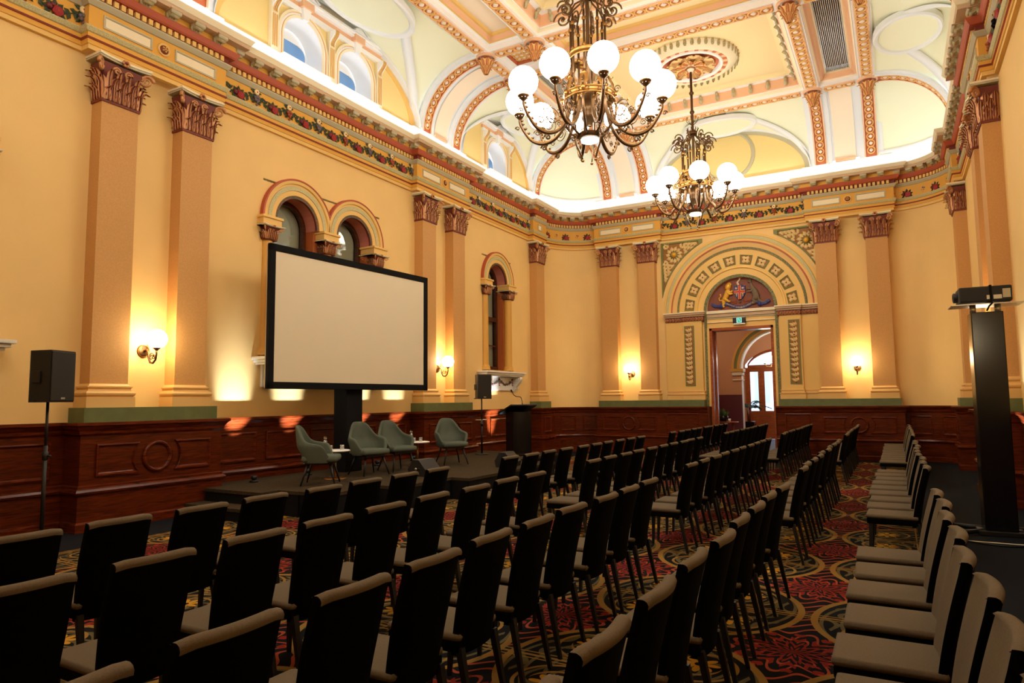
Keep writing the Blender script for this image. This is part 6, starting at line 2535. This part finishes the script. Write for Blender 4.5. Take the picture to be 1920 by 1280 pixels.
# ------------------------------------------------------------------ projector tower by the right wall
tw = thing('projector_tower', 'tall black lift column on a floor base by the right wall', 'stand', (1.03, 10.35, 0), .04)
mb = MB()
mb.box(-.17, .17, -.16, .16, .06, 2.74, M_BLKG, bev=.012)
mb.build('column', tw)
mb = MB()
mb.box(-.24, .24, -.20, .20, 0, .06, M_BLKM, bev=.01)
mb.build('base', tw)
for i, a in enumerate((2.6, 3.7, -.5, .55)):
    mb = MB()
    mb.tube([(.15 * cos(a), .15 * sin(a), .05), (.62 * cos(a), .62 * sin(a), .03)], .03, M_BLKM, 8)
    mb.lathe([(.035, 0), (.035, .03), (.02, .05)], 12, M_STEEL, T((.60 * cos(a), .60 * sin(a), 0)))
    mb.build('outrigger', tw)
mb = MB()
mb.box(-.37, .38, -.20, .20, 2.83, 2.842, M_STEEL)
mb.build('tray', tw)
for s in (-1, 1):
    mb = MB()
    mb.tube([(s * .13, -.05, 2.74), (s * .13, -.05, 2.83)], .035, M_STEEL, 12)
    mb.build('support_post', tw)
mb = MB()
mb.tube([(.06, -.205, 2.845), (.02, -.205, 2.80), (.0, -.17, 2.75)], .012, M_BLACK, 6)
mb.build('strap_end', tw)
pj = thing('projector', 'dark wide projector strapped on top of the black tower', 'projector', (1.03, 10.35, 2.842), .04)
mb = MB()
mb.box(-.28, .27, -.19, .19, .02, .215, M_BLKC, bev=.02)
mb.build('body', pj)
mb = MB()
mb.lathe([(.06, 0), (.065, .05), (.05, .06), (.045, .03), (0, .03)], 18, M_BLKM, T((-.27, .02, .11)) @ RY(-PI / 2))
mb.build('lens', pj)
mb = MB()
for a, b in ((.005, .055), (.075, .16)):
    mb.box(a, b, -.193, -.188, .05, .10, M_STEEL)
mb.box(.17, .25, -.193, -.188, .06, .17, M_GREY)
mb.build('connector_panel', pj)
mb = MB()
mb.box(.035, .06, -.20, .20, .003, .225, M_BLACK)
mb.build('strap', pj)
cb = thing('cable', 'loose black cable lying round the foot of the projector tower', 'cable', (0, 0, 0))
mb = MB()
pts = []
for i in range(40):
    t = i / 39
    pts.append((.32 + 1.2 * t, 9.62 + .06 * sin(t * 9) - .12 * t, .012))
mb.tube(pts, .010, M_BLKM, 6)
mb.build('cable_run', cb)
mb = MB()
mb.box(.30, 1.55, 9.70, 9.735, 0, .003, M_CREAM, None)
tag(mb.build('floor_tape'), 'thin pale strip of tape on the floor before the tower base', 'tape')
# switches on the curved wall at the right
for z, w, lb in ((1.86, .055, 'white light switch plate on the curved wall, upper of two'), (1.74, .035, 'small white socket plate on the curved wall, lower of two')):
    a = .42
    r = thing('wall_plate', lb, 'switch', (XR - RC + RC * cos(a), YF - RC + RC * sin(a), z), a + PI, 'white plates on the curved wall')
    mb = MB()
    mb.box(0, .02, -w * 1.4, w * 1.4, -w, w, M_WHITE, bev=.006)
    mb.build('plate', r)
    mb = MB()
    mb.box(.018, .026, -w * .35, w * .35, -w * .4, w * .4, M_CREAM, bev=.003)
    mb.build('rocker', r)
# ------------------------------------------------------------------ conference chairs in five rows and three blocks
def chair_meshes():
    s = MB()                                      # upholstered seat, front towards -x
    s.box(-.30, .175, -.205, .205, .432, .475, M_FAB, bev=.02)
    se = s.mesh('seat')
    for p in se.polygons:
        p.use_smooth = True
    f = MB()
    f.box(-.292, .17, -.20, .20, .375, .434, M_FABD, bev=.012)  # charcoal puts the unlit look of the seat sides into the colour
    fr = f.mesh('seat_frame')
    # curved, raked back: a front cushion with rolled top and a dark rear panel
    def back(t, z):
        """centre line of the back: x for width position t (-1..1) and height z"""
        k = (z - .36) / .61
        return .135 + .130 * k ** 1.15 + .030 * (1 - t * t) - .008 * sin(k * PI)
    nz, ny = 9, 8
    def W(z): return .190 + .016 * min(1, max(0, (z - .40) / .3)) - .004 * max(0, (z - .80) / .17)
    fm = MB()
    P = []
    for i in range(nz + 1):
        z = .44 + (.955 - .44) * i / nz
        P.append([(back(t, z) - .030 + .012 * abs(t) ** 6, t * W(z), z) for t in [-1 + 2 * j / ny for j in range(ny + 1)]])
    prof = [(-.026, .967), (-.012, .975), (.006, .975), (.020, .968), (.026, .955), (.027, .94)]
    for o, z in prof:
        P.append([(back(t, min(z, .955)) + o, t * W(.955) * (1 - .006 * abs(z - .945) / .03), z - .010 * abs(t) ** 8) for t in [-1 + 2 * j / ny for j in range(ny + 1)]])
    fm.grid(P, M_FAB, True)
    fc = fm.mesh('backrest')
    rm = MB()
    Q, Q2 = [], []
    for i in range(nz + 1):
        z = .36 + (.941 - .36) * i / nz
        Q.append([(back(t, z) + .026 - .010 * abs(t) ** 6, t * W(z), z) for t in [-1 + 2 * j / ny for j in range(ny + 1)]])
    rm.grid(Q, M_FABD, True)
    for e in (0, -1):
        t = -1 if e == 0 else 1
        P2 = []
        for i in range(nz + 1):
            z = .36 + (.965 - .36) * i / nz
            P2.append([(back(t, min(z, .955)) - .018, t * W(z), z), (back(t, min(z, .955)) - .002, t * (W(z) + .003), z), (back(t, min(z, .955)) + .016, t * W(z), min(z, .945))])
        rm.grid(P2, M_FABD, True)
    rm.grid([[(back(t, .36) - .03, t * W(.36), .36), (back(t, .36) + .026, t * W(.36), .36)] for t in [-1 + 2 * j / ny for j in range(ny + 1)]], M_FABD)
    rc = rm.mesh('back_panel')
    legs = []
    for sx, sy in ((-1, -1), (-1, 1), (1, -1), (1, 1)):
        l = MB()
        x0, x1 = (-.255, -.275) if sx < 0 else (.165, .245)
        r0, r1 = .019, .0115
        y0, y1 = sy * .175, sy * .183
        vs = [(x0 + a * r0, y0 + b * r0, .40) for a, b in ((-1, -1), (1, -1), (1, 1), (-1, 1))] + [(x1 + a * r1, y1 + b * r1, 0) for a, b in ((-1, -1), (1, -1), (1, 1), (-1, 1))]
        l.add(vs, [(0, 1, 2, 3), (7, 6, 5, 4)] + [(i, (i + 1) % 4, 4 + (i + 1) % 4, 4 + i) for i in range(4)], M_BLKM)
        legs.append(l.mesh('leg'))
    return se, fr, fc, rc, legs
CH = chair_meshes()
ROWX = ((-4.38, -4.39, -4.32), (-3.20, -3.25, -3.19), (-1.98, -2.04, -2.06), (-.87, -.89, -.90), (.23, .22, .24))   # top of the back in each row and block
ROWY = ((.67, .583), (.72, .579), (.79, .561), (.70, .580), (.70, .585))   # start and pitch of the near block
ORD = ('first', 'second', 'third', 'fourth', 'fifth', 'sixth', 'seventh', 'eighth', 'ninth', 'tenth')
ROWN = ('row nearest the stage', 'second row from the stage', 'middle row', 'fourth row from the stage', 'row by the projector tower')
BLKN = ('near block', 'middle block', 'far block')
rj = random.Random(21)
BLK = ((.69, 10), (7.54, 10), (14.72, 10))
for ri, rx in enumerate(ROWX):
    for bi, (y0, cnt) in enumerate(BLK):
        pitch = .576
        if bi == 0:
            y0, pitch = ROWY[ri]
        if ri == 4 and bi == 1:
            y0, cnt = 8.10, 9
        for k in range(cnt):
            y = y0 + .20 + pitch * k
            jx, jy, ja = rj.uniform(-.018, .018), rj.uniform(-.012, .012), rj.uniform(-.03, .03)
            x = rx[bi] - .27 + (.055 * (1 - k / 9) if bi == 0 else 0)
            if not any(seen((x + dx, y + dy, z), 10) for dx in (-.27, .25) for dy in (-.2, .2) for z in (0.0, .46, .96)):
                continue
            n = cnt - k if bi == 0 else k + 1
            end = 'from the cross aisle' if bi < 2 else 'from the near end'
            lab = f'taupe and charcoal chair, {ROWN[ri]}, {BLKN[bi]}, {ORD[n - 1]} {end}'
            r = thing('conference_chair', lab, 'chair', (x + jx, y + jy, .006 if -8.5 < x < .0 else .006), ja, 'conference chairs in rows')
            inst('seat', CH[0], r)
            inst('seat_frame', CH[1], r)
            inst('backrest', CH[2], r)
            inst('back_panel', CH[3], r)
            for l in CH[4]:
                inst('leg', l, r)
